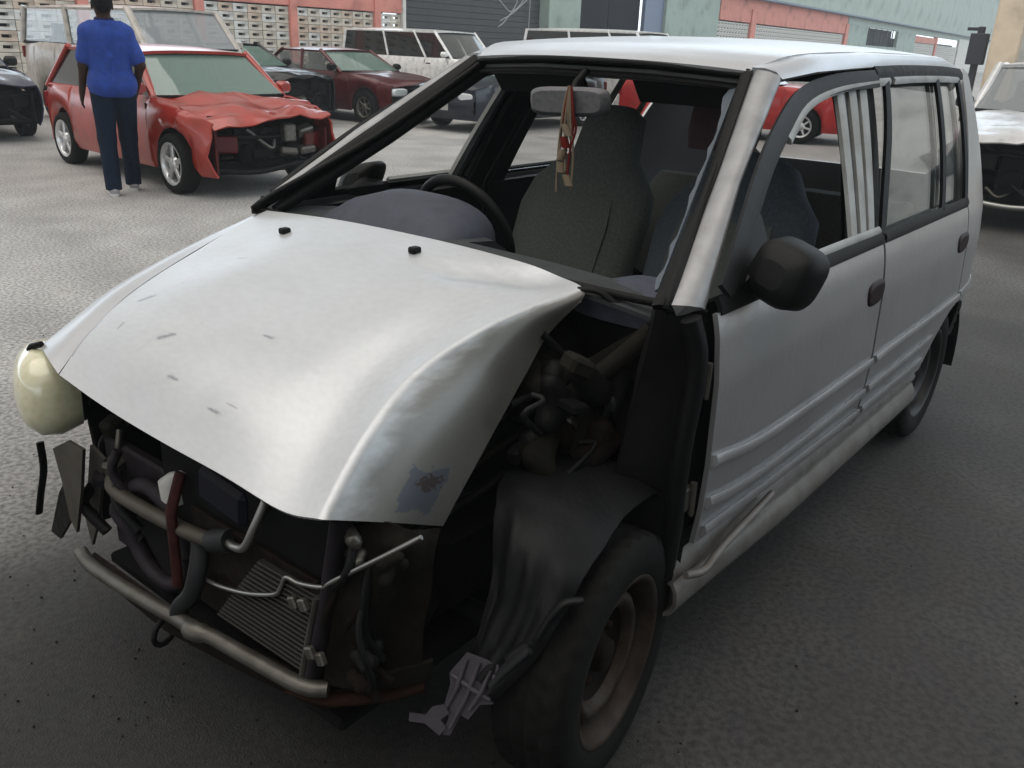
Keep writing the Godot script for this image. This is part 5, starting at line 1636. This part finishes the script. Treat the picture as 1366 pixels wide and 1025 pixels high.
func wreck_sides(car: Node3D):
	for sx in [-1.0, 1.0]:
		var left: bool = sx > 0
		# front door
		var door: Node = put("front_door", side_panel(v2s([[-0.268, 0.46], [-0.6, 0.445], [-1.345, 0.415]]), v2s([[-0.262, 1.0], [-0.6, 1.003], [-1.315, 1.003]]), 22, 22, sx), M.dusty_silver, car)
		# rear door, its lower corner cut by the wheel arch
		var lo := []
		var hi := []
		for i in 25:
			var z := lerpf(-1.362, -2.37, i / 24.0)
			lo.append(Vector2(z, maxf(lerpf(0.415, 0.40, i / 24.0), rear_arch(z))))
		var rdoor: Node = put("rear_door", side_panel_exact(lo, v2s([[-1.332, 1.003], [-2.30, 1.003]]), 20, sx), M.dusty_silver, car)
		lo = []
		for i in 25:
			var z := lerpf(-2.38, -3.13, i / 24.0)
			lo.append(Vector2(z, maxf(0.30, rear_arch(z))))
		put("rear_quarter", side_panel_exact(lo, v2s([[-2.31, 1.003], [-3.13, 1.003]]), 18, sx), M.dusty_silver, car)
		# mouldings: two ridges along the doors, one above the rear arch
		for ridge in [[[[-0.275, 0.672], [-0.5, 0.640], [-0.8, 0.632], [-1.335, 0.630]], door], [[[-0.28, 0.566], [-0.45, 0.540], [-0.75, 0.525], [-1.335, 0.528]], door], [[[-0.29, 0.487], [-0.7, 0.468], [-1.34, 0.455]], door], [[[-1.365, 0.630], [-1.9, 0.632], [-2.36, 0.640]], rdoor], [[[-1.365, 0.530], [-1.7, 0.53], [-2.07, 0.535]], rdoor], [[[-1.365, 0.457], [-1.7, 0.455], [-2.03, 0.455]], rdoor]]:
			put("ridge", side_band(smooth_path(v2s(ridge[0]), 5), 0.017, sx, 0.013, 0.014), M.dusty_silver, ridge[1])
		put("quarter_ridge", side_band(smooth_path(v2s([[-2.39, 0.640], [-2.6, 0.643], [-2.85, 0.64]]), 4), 0.024, sx, 0.010, 0.012), M.dusty_silver, car)
		# handles in dark recesses
		for h in [[-1.265, 0.862, door], [-2.262, 0.868, rdoor]]:
			var st := tool()
			var p := on_side(h[1], h[0], sx, 0.002)
			loft(st, [[p + Vector3(-sx * 0.004, 0, 0), Vector3(0, 0.040, 0), Vector3(0, 0, 0.078)], [p + Vector3(sx * 0.012, 0, 0), Vector3(0, 0.037, 0), Vector3(0, 0, 0.072)], [p + Vector3(sx * 0.016, 0, 0), Vector3(0, 0.026, 0), Vector3(0, 0, 0.06)]], 18, 3.0)
			put("handle", done(st), M.handle_maroon, h[2])
		var st0 := tool()
		lathe_x(st0, [Vector2(0.0, 0.013), Vector2(sx * 0.006, 0.012), Vector2(sx * 0.007, 0.0)], 14, on_side(0.80, -1.24, sx, 0.0))
		put("lock", done(st0), M.black_plastic, door)
		# dark posts seen in the gaps between the doors
		put("door_post", side_panel(v2s([[-1.27, 0.40], [-1.42, 0.40]]), v2s([[-1.25, 1.0], [-1.40, 1.0]]), 3, 8, sx, 0.01, -0.02), M.void_black, car)
		put("rear_door_post", side_panel(v2s([[-2.06, 0.66], [-2.46, 0.68]]), v2s([[-2.25, 1.0], [-2.36, 1.0]]), 3, 6, sx, 0.01, -0.022), M.void_black, car)
		put("door_gap", side_panel(v2s([[-1.343, 0.405], [-1.364, 0.405]]), v2s([[-1.345, 0.535], [-1.366, 0.535]]), 2, 4, sx, 0.004, 0.0045), M.void_black, car)
		# sill: a dirty step and the rounded lower edge
		var prof := [[0.425, -0.045], [0.40, -0.018], [0.372, -0.004], [0.350, -0.014], [0.338, -0.008], [0.315, 0.004], [0.285, 0.006], [0.262, -0.004], [0.245, -0.03], [0.24, -0.06]]
		var g := []
		for p in prof:
			var r := []
			for i in 20:
				var z := lerpf(-0.22, -2.075, i / 19.0)
				var drop := 0.03 * smoothstep(-1.0, -0.2, z)
				r.append(Vector3(sx * (0.778 + p[1]), p[0] + drop * (1.0 if p[0] < 0.35 else 0.4), z))
			g.append(r)
		var st := tool()
		shell(st, g, 0.01, sx < 0)
		put("sill", done(st), M.dirty_silver, car)
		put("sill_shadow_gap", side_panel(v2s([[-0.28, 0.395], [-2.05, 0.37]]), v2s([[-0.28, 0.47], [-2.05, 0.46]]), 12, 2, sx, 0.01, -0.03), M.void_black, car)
		# wheel arch liner and lip at the rear
		st = tool()
		var o := []
		var q := []
		for k in 21:
			var an := lerpf(-0.1, PI + 0.1, k / 20.0)
			o.append(Vector3(sx * 0.775, 0.275 + 0.34 * sin(an), ARCH_Z + 0.34 * cos(an)))
			q.append(Vector3(sx * 0.45, 0.275 + 0.35 * sin(an), ARCH_Z + 0.35 * cos(an)))
		shell(st, ruled(o, q, 2), 0.004)
		put("rear_arch_liner", done(st), M.void_black, car)
		# window surrounds; pale ribbons paint the highlights along belt and frame
		for w in [[[[-0.275, 1.012], [-0.70, 1.012], [-1.31, 1.012]], 0.03, M.gasket, "belt_seal"], [[[-1.335, 1.012], [-1.8, 1.012], [-2.30, 1.012]], 0.03, M.gasket, "belt_seal"], [[[-0.80, 1.034], [-1.1, 1.034], [-1.295, 1.034]], 0.012, M.light_trim, "belt_highlight"],
			[[[-0.315, 1.03], [-0.60, 1.215], [-0.80, 1.315], [-1.02, 1.392], [-1.25, 1.428], [-1.5, 1.441]], 0.045, M.grey_plastic, "door_frame"],
			[[[-1.5, 1.456], [-1.8, 1.461], [-2.2, 1.460], [-2.50, 1.452]], 0.034, M.black_metal, "door_frame"],
			[[[-0.84, 1.30], [-1.02, 1.372], [-1.22, 1.412], [-1.45, 1.431], [-1.60, 1.436]], 0.014, M.light_trim, "frame_trim_highlight"],
			[[[-1.64, 1.438], [-1.9, 1.441], [-2.2, 1.440], [-2.42, 1.436]], 0.014, M.light_trim, "frame_trim_highlight"],
			[[[-1.318, 1.02], [-1.40, 1.15], [-1.50, 1.30], [-1.575, 1.435]], 0.030, M.gasket, "window_pillar"],
			[[[-1.96, 1.02], [-2.04, 1.2], [-2.13, 1.435]], 0.032, M.gasket, "window_pillar"],
			[[[-2.275, 1.02], [-2.36, 1.25], [-2.425, 1.44]], 0.030, M.gasket, "window_pillar"]]:
			put(w[3], side_band(smooth_path(v2s(w[0]), 5), w[1], sx, 0.008, 0.012), w[2], car)
		# pale pleated trim of the middle pillar
		for k in 5:
			var dz := -0.036 * k
			put("pillar_pleat", side_band(smooth_path(v2s([[-1.118 + dz, 1.02], [-1.185 + dz, 1.2], [-1.27 + dz * 1.0, 1.415]]), 5), [0.032, 0.018, 0.034, 0.016, 0.036][k], sx, [-0.006, -0.016, -0.006, -0.018, -0.008][k], 0.014), [M.light_trim, M.black_plastic, M.light_trim, M.mirror_back, M.light_trim][k], car)
		# panes
		put("rear_pane", side_panel(v2s([[-1.335, 1.02], [-1.95, 1.02]]), v2s([[-1.59, 1.437], [-2.12, 1.437]]), 8, 6, sx, 0.004, -0.010), M.pane_tint, car)
		put("quarter_pane", side_panel(v2s([[-1.975, 1.02], [-2.265, 1.02]]), v2s([[-2.145, 1.437], [-2.415, 1.437]]), 6, 6, sx, 0.004, -0.010), M.pane_tint, car)
		# inside trims
		put("door_trim", side_panel(v2s([[-0.3, 0.36], [-2.3, 0.36]]), v2s([[-0.32, 0.995], [-2.3, 0.995]]), 14, 6, sx, 0.02, -0.07), M.black_plastic, car)
		put("middle_pillar_trim", side_panel(v2s([[-1.15, 0.9], [-1.36, 0.9]]), v2s([[-1.32, 1.45], [-1.56, 1.45]]), 4, 8, sx, 0.02, -0.045), M.black_plastic, car)
		st = tool()
		tube(st, [on_side(0.62, -1.22, sx, -0.10), on_side(1.0, -1.24, sx, -0.08), on_side(1.36, -1.40, sx, -0.07)], 0.018, 6, 0.25)
		put("seat_belt", done(st), M.black_plastic, car)
		# door mirror
		st = tool()
		var mc := Vector3(0.836, 1.066, -0.445) if left else Vector3(-0.845, 1.03, -0.735)
		var ma := Vector3(sx * 0.068, -0.018, 0.018)
		var mb := Vector3(0.02, 0.064, -0.012)
		var mf := Vector3(-0.2 * sx, 0.1, 1.0).normalized()
		loft(st, [[mc - mf * 0.045, ma, mb], [mc - mf * 0.03, ma * 1.05, mb * 1.05], [mc + mf * 0.02, ma * 0.98, mb * 0.97], [mc + mf * 0.038, ma * 0.84, mb * 0.80], [mc + mf * 0.05, ma * 0.45, mb * 0.42]], 30, 3.3)
		var mir: Node = put("door_mirror", done(st), M.black_plastic, car)
		st = tool()
		loft(st, [[mc - mf * 0.047, ma * 0.9, mb * 0.88], [mc - mf * 0.043, ma * 0.9, mb * 0.88]], 22, 3.0)
		put("mirror_glass", done(st), M.lamp_clear, mir)
		st = tool()
		loft(st, [[Vector3(sx * 0.762, 1.015, mc.z + 0.035), Vector3(0, 0.0, 0.11), Vector3(0, 0.012, 0)], [Vector3(sx * 0.78, 1.02, mc.z + 0.015), Vector3(0, 0, 0.06), Vector3(0, 0.035, 0)], [mc - Vector3(sx * 0.07, 0.03, 0), Vector3(0, 0, 0.035), Vector3(0, 0.03, 0)]], 14)
		put("mirror_foot", done(st), M.black_plastic, mir)
		put("mirror_sail", side_panel(v2s([[-0.30, 1.015], [-0.56, 1.015]]), v2s([[-0.50, 1.15], [-0.56, 1.16]]), 4, 4, sx, 0.01, 0.006), M.black_plastic, car)
	# black hinge post where the left wing is missing
	var st1 := tool()
	lumpy(st1, Vector3(0.63, 0.36, -0.10), Vector3(0.775, 0.36, -0.255), Vector3(0.765, 1.005, -0.255), Vector3(0.685, 1.005, -0.18), 14, 0.02, 41, 0.02)
	put("hinge_post", done(st1), M.black_metal, car)
	for y in [0.58, 0.86]:
		st1 = tool()
		box(st1, Vector3(0.772, y, -0.235), Vector3(0.02, 0.06, 0.05), Basis(), 0.006)
		tube(st1, [Vector3(0.785, y - 0.04, -0.25), Vector3(0.785, y + 0.04, -0.25)], 0.008, 8)
		put("door_hinge", done(st1), M.bare_metal, car)
	st1 = tool()
	tube(st1, smooth_path(v3s([[0.755, 1.0, -0.20], [0.775, 0.9, -0.215], [0.77, 0.7, -0.20], [0.765, 0.52, -0.21], [0.755, 0.38, -0.22]]), 4), 0.026, 8, 0.8)
	put("post_seal", done(st1), M.gasket, car)
	# lifted sill end
	st1 = tool()
	tube(st1, smooth_path(v3s([[0.80, 0.395, -0.235], [0.815, 0.385, -0.30], [0.81, 0.40, -0.40], [0.80, 0.42, -0.7]]), 4), 0.010, 7)
	put("lifted_sill_strip", done(st1), M.dirty_silver, car)

func side_panel_exact(lo: Array, hi: Array, ny: int, sx: float) -> ArrayMesh:
	var b := along(hi, lo.size())
	var g := []
	for i in ny + 1:
		var r := []
		for j in lo.size():
			var p: Vector2 = lo[j].lerp(b[j], float(i) / ny)
			r.append(on_side(p.y, p.x, sx))
		g.append(r)
	var st := tool()
	shell(st, g, 0.012, sx > 0)
	return done(st)

func wreck_seat(car: Node3D, x: float, called: String, head: bool, cloth: Material):
	var s := group_part(called, car)
	var st := tool()
	loft(st, [[Vector3(x, 0.44, -1.10), Vector3(0.22, 0, 0), Vector3(0, 0.03, 0.07)], [Vector3(x, 0.56, -1.17), Vector3(0.25, 0, 0), Vector3(0, 0.03, 0.08)], [Vector3(x, 0.75, -1.25), Vector3(0.265, 0, 0), Vector3(0, 0.03, 0.08)], [Vector3(x, 0.93, -1.33), Vector3(0.275, 0, 0), Vector3(0, 0.03, 0.075)], [Vector3(x + 0.01, 1.02, -1.37), Vector3(0.255, 0, 0), Vector3(0, 0.03, 0.07)], [Vector3(x + 0.015, 1.085, -1.395), Vector3(0.19, 0, 0), Vector3(0, 0.025, 0.065)]] + ([[Vector3(x + 0.03, 1.13, -1.41), Vector3(0.135, 0, 0), Vector3(0, 0.02, 0.055)], [Vector3(x + 0.035, 1.20, -1.43), Vector3(0.125, 0, 0), Vector3(0, 0.02, 0.055)], [Vector3(x + 0.04, 1.27, -1.45), Vector3(0.115, 0, 0), Vector3(0, 0.02, 0.05)], [Vector3(x + 0.04, 1.295, -1.455), Vector3(0.08, 0, 0), Vector3(0, 0.015, 0.03)]] if head else [[Vector3(x, 1.16, -1.42), Vector3(0.16, 0, 0), Vector3(0, 0.02, 0.055)], [Vector3(x, 1.185, -1.425), Vector3(0.10, 0, 0), Vector3(0, 0.02, 0.03)]]), 26, 2.8)
	put("backrest", done(st), cloth, s)
	st = tool()
	var g := []
	for d in [[0.52, -1.062, 0.15], [0.70, -1.135, 0.16], [0.90, -1.222, 0.165], [0.985, -1.268, 0.15]]:
		var r := []
		for j in 7:
			var u := j / 3.0 - 1.0
			r.append(Vector3(x + u * d[2], d[0], d[1] - 0.02 * u * u - 0.016))
		g.append(r)
	shell(st, g, 0.03, true)
	put("centre_panel", done(st), M.seat_panel, s)
	st = tool()
	loft(st, [[Vector3(x, 0.47, -1.16), Vector3(0.22, 0, 0), Vector3(0, 0.06, 0)], [Vector3(x, 0.50, -1.0), Vector3(0.255, 0, 0), Vector3(0, 0.085, 0)], [Vector3(x, 0.53, -0.72), Vector3(0.25, 0, 0), Vector3(0, 0.08, 0)], [Vector3(x, 0.52, -0.64), Vector3(0.22, 0, 0), Vector3(0, 0.05, 0)]], 22, 3.0)
	put("cushion", done(st), cloth, s)

func wreck_cabin(car: Node3D):
	wreck_seat(car, -0.295, "driver_seat", true, M.seat_cloth)
	wreck_seat(car, 0.30, "passenger_seat", false, M.seat_cloth_blue)
	var st := tool()
	loft(st, [[Vector3(0.175, 1.195, -1.43), Vector3(0.115, 0, 0), Vector3(0, 0, 0.045)], [Vector3(0.175, 1.25, -1.44), Vector3(0.125, 0, 0), Vector3(0, 0, 0.055)], [Vector3(0.175, 1.34, -1.455), Vector3(0.12, 0, 0), Vector3(0, 0, 0.05)], [Vector3(0.175, 1.37, -1.46), Vector3(0.09, 0, 0), Vector3(0, 0, 0.03)]], 18, 3.0)
	put("headrest", done(st), M.maroon_cloth, car)
	st = tool()
	loft(st, [[Vector3(0, 0.45, -2.2), Vector3(0.6, 0, 0), Vector3(0, 0, 0.08)], [Vector3(0, 0.7, -2.28), Vector3(0.62, 0, 0), Vector3(0, 0, 0.09)], [Vector3(0, 0.93, -2.36), Vector3(0.60, 0, 0), Vector3(0, 0, 0.08)], [Vector3(0, 0.97, -2.37), Vector3(0.57, 0, 0), Vector3(0, 0, 0.05)]], 26, 3.4)
	put("rear_seat", done(st), M.seat_cloth, car)
	put("floor", box_mesh(Vector3(0, 0.30, -1.65), Vector3(1.40, 0.08, 2.8)), M.void_black, car)
	# dashboard
	st = tool()
	var g := []
	for d in [[-0.33, 0.985], [-0.42, 0.995], [-0.52, 0.985], [-0.58, 0.95], [-0.60, 0.88], [-0.58, 0.72], [-0.50, 0.60]]:
		var r := []
		for j in 15:
			var u := j / 7.0 - 1.0
			r.append(Vector3(-0.345 + u * 0.34, d[1] - 0.01 * u * u, d[0] + 0.05 * u * u))
		g.append(r)
	shell(st, g, 0.02, true)
	put("dashboard", done(st), M.dash_plastic, car)
	st = tool()
	tube(st, v3s([[-0.70, 0.78, -0.46], [0.70, 0.78, -0.46]]), 0.035, 10)
	put("dashboard_beam", done(st), M.black_metal, car)
	st = tool()
	loft(st, [[Vector3(-0.295, 0.955, -0.27), Vector3(0.25, 0, 0), Vector3(0, 0.035, 0)], [Vector3(-0.295, 0.965, -0.32), Vector3(0.27, 0, 0), Vector3(0, 0.075, 0)], [Vector3(-0.295, 0.97, -0.40), Vector3(0.27, 0, 0), Vector3(0, 0.11, 0)], [Vector3(-0.295, 0.97, -0.50), Vector3(0.255, 0, 0), Vector3(0, 0.12, 0)], [Vector3(-0.295, 0.97, -0.56), Vector3(0.23, 0, 0), Vector3(0, 0.105, 0)]], 30, 2.3)
	put("instrument_cowl", done(st), M.blue_grey_plastic, car)
	st = tool()
	loft(st, [[Vector3(0.55, 0.955, -0.24), Vector3(0.12, 0, 0), Vector3(0, 0.02, 0)], [Vector3(0.54, 0.965, -0.34), Vector3(0.13, 0, 0), Vector3(0, 0.035, 0)], [Vector3(0.54, 0.96, -0.48), Vector3(0.11, 0, 0), Vector3(0, 0.03, 0)]], 18, 3.0)
	put("dashboard_end", done(st), M.blue_grey_plastic, car)
	# steering wheel
	var sw := group_part("steering_wheel", car, Vector3(-0.30, 0.945, -0.69))
	var ax := Vector3(0, 0.38, -0.925).normalized()
	var up := Vector3(0, 0.925, 0.38).normalized()
	st = tool()
	var ring := []
	for k in 41: ring.append(Vector3.RIGHT * cos(TAU * k / 40.0) * 0.178 + up * sin(TAU * k / 40.0) * 0.178)
	tube(st, ring, 0.0165, 10)
	put("rim", done(st), M.black_plastic, sw)
	for d in [-0.35, PI + 0.35, -1.2, PI + 1.2]:
		st = tool()
		tube(st, [Vector3.ZERO - ax * 0.02, (Vector3.RIGHT * cos(d) + up * sin(d)) * 0.18], 0.018, 8, 0.5)
		put("spoke", done(st), M.black_plastic, sw)
	st = tool()
	loft(st, [[ax * -0.03, Vector3.RIGHT * 0.075, up * 0.06], [ax * 0.01, Vector3.RIGHT * 0.075, up * 0.06], [ax * 0.025, Vector3.RIGHT * 0.05, up * 0.04]], 18, 3.0)
	put("hub", done(st), M.black_plastic, sw)
	# rear-view mirror and the charm that hangs from it
	st = tool()
	var mc := Vector3(-0.008, 1.352, -0.80)
	loft(st, [[mc + Vector3(0, 0, -0.018), Vector3(0.132, 0.006, 0), Vector3(0, 0.040, 0.006)], [mc + Vector3(0, 0, 0.008), Vector3(0.134, 0.006, 0), Vector3(0, 0.041, 0.006)], [mc + Vector3(0, 0, 0.018), Vector3(0.12, 0.006, 0), Vector3(0, 0.03, 0.004)]], 22, 4.5)
	put("rear_view_mirror", done(st), M.mirror_back, car)
	st = tool()
	tube(st, [mc, mc + Vector3(0, 0.05, -0.03), mc + Vector3(0, 0.085, -0.08)], 0.011, 8)
	put("mirror_stalk", done(st), M.gasket, car)
	var ch := group_part("hanging_charm", car, mc + Vector3(0.022, 0.0, 0.03))
	var rng := RandomNumberGenerator.new()
	rng.seed = 9
	for k in 9:
		st = tool()
		var x := rng.randf_range(-0.02, 0.024)
		var l := rng.randf_range(0.10, 0.26)
		tube(st, smooth_path([Vector3(x * 0.2, 0.045, 0), Vector3(x, -l * 0.2, 0.006), Vector3(x + rng.randf_range(-0.012, 0.012), -l * 0.6, 0.0), Vector3(x * 0.8 + rng.randf_range(-0.015, 0.02), -l, 0.004)], 4), 0.0035, 6)
		put("strand", done(st), M.charm_red if k % 4 == 0 else M.charm_straw, ch)
	for k in 5:
		st = tool()
		loft(st, [[Vector3(rng.randf_range(-0.025, 0.025), -0.06 - 0.035 * k, 0.004), Vector3(0.012, 0, 0), Vector3(0, 0, 0.01)], [Vector3(rng.randf_range(-0.02, 0.025), -0.09 - 0.035 * k, 0.004), Vector3(0.014, 0, 0), Vector3(0, 0, 0.012)]], 8, 2.0)
		put("bead", done(st), M.charm_straw if k != 1 else M.charm_red, ch)
	# sun visors
	for x in [-0.27, 0.27]:
		put("sun_visor", box_mesh(Vector3(x, 1.395, -1.0), Vector3(0.36, 0.10, 0.02), Basis(Vector3.RIGHT, 0.7), 0.009), M.headlining, car)

func wreck_wheels(car: Node3D):
	# front left wheel: bare steel rim gone brown
	var R := 0.284
	for d in [["front_wheel", Vector3(0.706, R, 0.005), 1.0, 0.13], ["front_wheel", Vector3(-0.700, R, 0.005), -1.0, 0.13], ["rear_wheel", Vector3(0.672, R + 0.004, ARCH_Z), 1.0, 0.0], ["rear_wheel", Vector3(-0.70, R + 0.004, ARCH_Z), -1.0, 0.0]]:
		var wh := group_part(d[0], car, d[1])
		wh.rotation.y = d[3]
		var s: float = d[2]
		# tyre with grooved tread
		var h := 0.083
		var rr := 0.187
		var prof := [[-h * 0.85, rr - 0.004], [-h, rr + 0.012], [-h * 1.05, rr + 0.045], [-h * 0.98, R - 0.022], [-h * 0.86, R - 0.008]]
		for k in 13: prof.append([lerpf(-h * 0.78, h * 0.78, k / 12.0), R - 0.0035 * pow(absf(k / 6.0 - 1.0), 2.5) - (0.011 if k in [3, 6, 9] else 0.0)])
		prof.append_array([[h * 0.86, R - 0.008], [h * 0.98, R - 0.022], [h * 1.05, rr + 0.045], [h, rr + 0.012], [h * 0.85, rr - 0.004]])
		var st := tool()
		var rings := []
		for i in prof.size():
			var ring := []
			for k in 144:
				var an := TAU * k / 144.0
				var r: float = prof[i][1]
				if i in [4, 5, 6, 7, 15, 16, 17, 18] and (k + i) % 4 == 0: r -= 0.009
				if i in [9, 10, 12, 13] and (k + 2 * i) % 6 == 0: r -= 0.008
				ring.append(Vector3(prof[i][0], r * cos(an), r * sin(an)))
			rings.append(ring)
		skin(st, rings, false)
		put("tyre", done(st), M.rubber, wh)
		# rim: flange, barrel, dished disc with slots, hub
		st = tool()
		lathe_x(st, [Vector2(s * h * 0.80, rr + 0.006), Vector2(s * (h * 0.94), rr + 0.008), Vector2(s * (h * 0.96), rr + 0.001), Vector2(s * h * 0.90, rr - 0.009), Vector2(s * h * 0.62, rr - 0.016), Vector2(s * h * 0.30, rr - 0.024), Vector2(-s * h * 0.9, rr - 0.012)], 64)
		var rm: Material = M.bronze_rim if d[0] == "front_wheel" else M.grey_rim
		put("rim_flange", done(st), rm, wh)
		st = tool()
		lathe_x(st, [Vector2(s * h * 0.30, 0.150), Vector2(s * h * 0.52, 0.142), Vector2(s * h * 0.64, 0.130), Vector2(s * h * 0.58, 0.117), Vector2(s * h * 0.36, 0.105)], 64)
		put("rim_ring", done(st), rm, wh)
		st = tool()
		for k in 8:
			var an := TAU * (k + 0.3) / 8.0
			var dd := Vector3(0, cos(an), sin(an))
			box(st, Vector3(s * h * 0.26, 0, 0) + dd * 0.157, Vector3(0.012, 0.026, 0.07), Basis(Vector3.RIGHT, an), 0.004)
		put("rim_web", done(st), M.brown_dark, wh)
		st = tool()
		lathe_x(st, [Vector2(s * h * 0.36, 0.107), Vector2(s * h * 0.10, 0.085), Vector2(s * h * 0.12, 0.045), Vector2(s * h * 0.55, 0.036), Vector2(s * h * 0.60, 0.028), Vector2(s * h * 0.60, 0.0)], 40)
		put("hub", done(st), M.brown_dark, wh)
		for k in 4:
			var an := TAU * (k + 0.5) / 4.0
			st = tool()
			lathe_x(st, [Vector2(s * h * 0.1, 0.012), Vector2(s * h * 0.36, 0.011), Vector2(s * h * 0.40, 0.0)], 6, Vector3(0, cos(an) * 0.062, sin(an) * 0.062))
			put("wheel_nut", done(st), M.rust, wh)
		st = tool()
		lathe_x(st, [Vector2(-s * 0.02, 0.16), Vector2(-s * 0.025, 0.0)], 32)
		put("brake_drum", done(st), M.void_black, wh)
	# torn black liner draped over the left front tyre
	var rows := [
		v3s([[0.45, 0.50, -0.33], [0.56, 0.52, -0.33], [0.66, 0.54, -0.31], [0.72, 0.52, -0.29]]),
		v3s([[0.45, 0.60, -0.20], [0.55, 0.62, -0.20], [0.65, 0.625, -0.19], [0.73, 0.60, -0.17]]),
		v3s([[0.46, 0.63, -0.06], [0.56, 0.65, -0.05], [0.65, 0.645, -0.04], [0.745, 0.61, -0.03]]),
		v3s([[0.50, 0.64, 0.08], [0.58, 0.65, 0.09], [0.67, 0.64, 0.09], [0.765, 0.60, 0.08]]),
		v3s([[0.56, 0.63, 0.16], [0.63, 0.63, 0.18], [0.70, 0.60, 0.185], [0.775, 0.56, 0.17]]),
		v3s([[0.60, 0.54, 0.205], [0.655, 0.54, 0.23], [0.71, 0.52, 0.235], [0.765, 0.485, 0.235]]),
		v3s([[0.615, 0.46, 0.255], [0.655, 0.455, 0.27], [0.70, 0.44, 0.275], [0.74, 0.415, 0.275]]),
		v3s([[0.62, 0.38, 0.295], [0.645, 0.38, 0.31], [0.675, 0.365, 0.31], [0.70, 0.345, 0.305]])]
	var g := net(rows, 6)
	var f := FastNoiseLite.new()
	f.seed = 15; f.frequency = 4.0
	for i in g.size():
		for j in g[0].size():
			var p: Vector3 = g[i][j]
			var u: float = float(j) / (g[0].size() - 1)
			var t: float = float(i) / (g.size() - 1)
			# pleats running down the hanging front
			var pleat := sin(u * 21.0 + t * 2.0) * 0.011 * smoothstep(0.45, 0.65, t)
			p += Vector3(0.1, 0.4, 0.9).normalized() * (pleat * (0.7 + 0.6 * f.get_noise_2d(u * 3.0, 2.0)) + 0.02 * f.get_noise_3d(p.x * 1.6, p.y * 1.6, p.z * 1.6))
			g[i][j] = p
	var st := tool()
	shell(st, g, 0.004)
	put("torn_arch_liner", done(st), M.liner_black, car)
	# the frayed end with holes, and a broken clip beside it
	var xf := Transform3D(Basis(Vector3(0.55, -0.62, 0.56).normalized(), 0.0), Vector3(0.655, 0.348, 0.335))
	var bx := Vector3(0.86, -0.30, -0.41).normalized()
	var by := Vector3(0.25, 0.82, -0.42).normalized()
	xf.basis = Basis(bx, by, bx.cross(by)).orthonormalized()
	st = tool()
	plate(st, v2s([[-0.035, 0.07], [0.03, 0.075], [0.045, 0.03], [0.03, 0.01], [0.05, 0.0], [0.028, -0.012], [0.018, -0.05], [0.002, -0.048], [-0.002, -0.095], [-0.016, -0.10], [-0.018, -0.06], [-0.034, -0.055], [-0.04, 0.0], [-0.05, 0.02]]), 0.006, xf)
	for q in [[-0.03, 0.06, -0.03, -0.05], [-0.005, 0.065, -0.008, -0.08], [0.02, 0.06, 0.012, -0.03], [0.03, 0.055, 0.035, 0.02], [-0.045, 0.02, 0.04, 0.005]]:
		tube(st, [xf * Vector3(q[0], q[1], 0.004), xf * Vector3((q[0] + q[2]) / 2 + 0.004, (q[1] + q[3]) / 2, 0.010), xf * Vector3(q[2], q[3], 0.004)], 0.005, 6)
	put("frayed_end", done(st), M.torn_plastic, car)
	st = tool()
	plate(st, v2s([[-0.035, -0.045], [-0.02, -0.055], [-0.03, -0.075], [-0.015, -0.085], [-0.02, -0.105], [-0.055, -0.095], [-0.085, -0.105], [-0.09, -0.09], [-0.06, -0.08], [-0.055, -0.06]]), 0.006, xf.translated_local(Vector3(0, 0.005, 0.008)))
	put("frayed_strip", done(st), M.torn_plastic, car)
	st = tool()
	tube(st, smooth_path(v3s([[0.70, 0.42, 0.285], [0.73, 0.46, 0.25], [0.745, 0.475, 0.25], [0.755, 0.51, 0.235], [0.775, 0.545, 0.215], [0.80, 0.55, 0.19]]), 4), 0.012, 7, 0.6)
	put("liner_clip", done(st), M.black_plastic, car)
	st = tool()
	tube(st, smooth_path(v3s([[0.685, 0.37, 0.31], [0.715, 0.42, 0.285], [0.74, 0.455, 0.265]]), 3), 0.016, 7, 0.5)
	put("liner_strip", done(st), M.grey_plastic, car)
	# lower arm and drive shaft in the dark
	st = tool()
	tube(st, v3s([[0.25, 0.25, 0.05], [0.62, 0.24, 0.02]]), 0.03, 8)
	put("suspension_arm", done(st), M.black_metal, car)

func loose_things():
	# bits of broken plastic and stones lying on the yard
	var rng := RandomNumberGenerator.new()
	rng.seed = 404
	var mm := MultiMesh.new()
	mm.transform_format = MultiMesh.TRANSFORM_3D
	mm.mesh = box_mesh(Vector3.ZERO, Vector3(1, 0.6, 0.8), Basis(), 0.2)
	mm.instance_count = 620
	for i in 620:
		var p := Vector3(rng.randf_range(-7, 3.0), 0.0, rng.randf_range(-6.5, 1.2)) if i < 420 else Vector3(rng.randfn(-0.1, 0.9), 0.0, rng.randfn(0.3, 0.5))
		var s := rng.randf_range(0.003, 0.007)
		mm.set_instance_transform(i, Transform3D(Basis(Vector3.UP, rng.randf() * TAU).scaled(Vector3.ONE * s), p + Vector3.UP * s * 0.3))
	var n := MultiMeshInstance3D.new()
	n.name = "grit"
	n.multimesh = mm
	n.material_override = M.olive_dirt
	tag(n, "small loose grit scattered over the asphalt", "grit")
	n.set_meta("kind", "stuff")
	add_child(n)
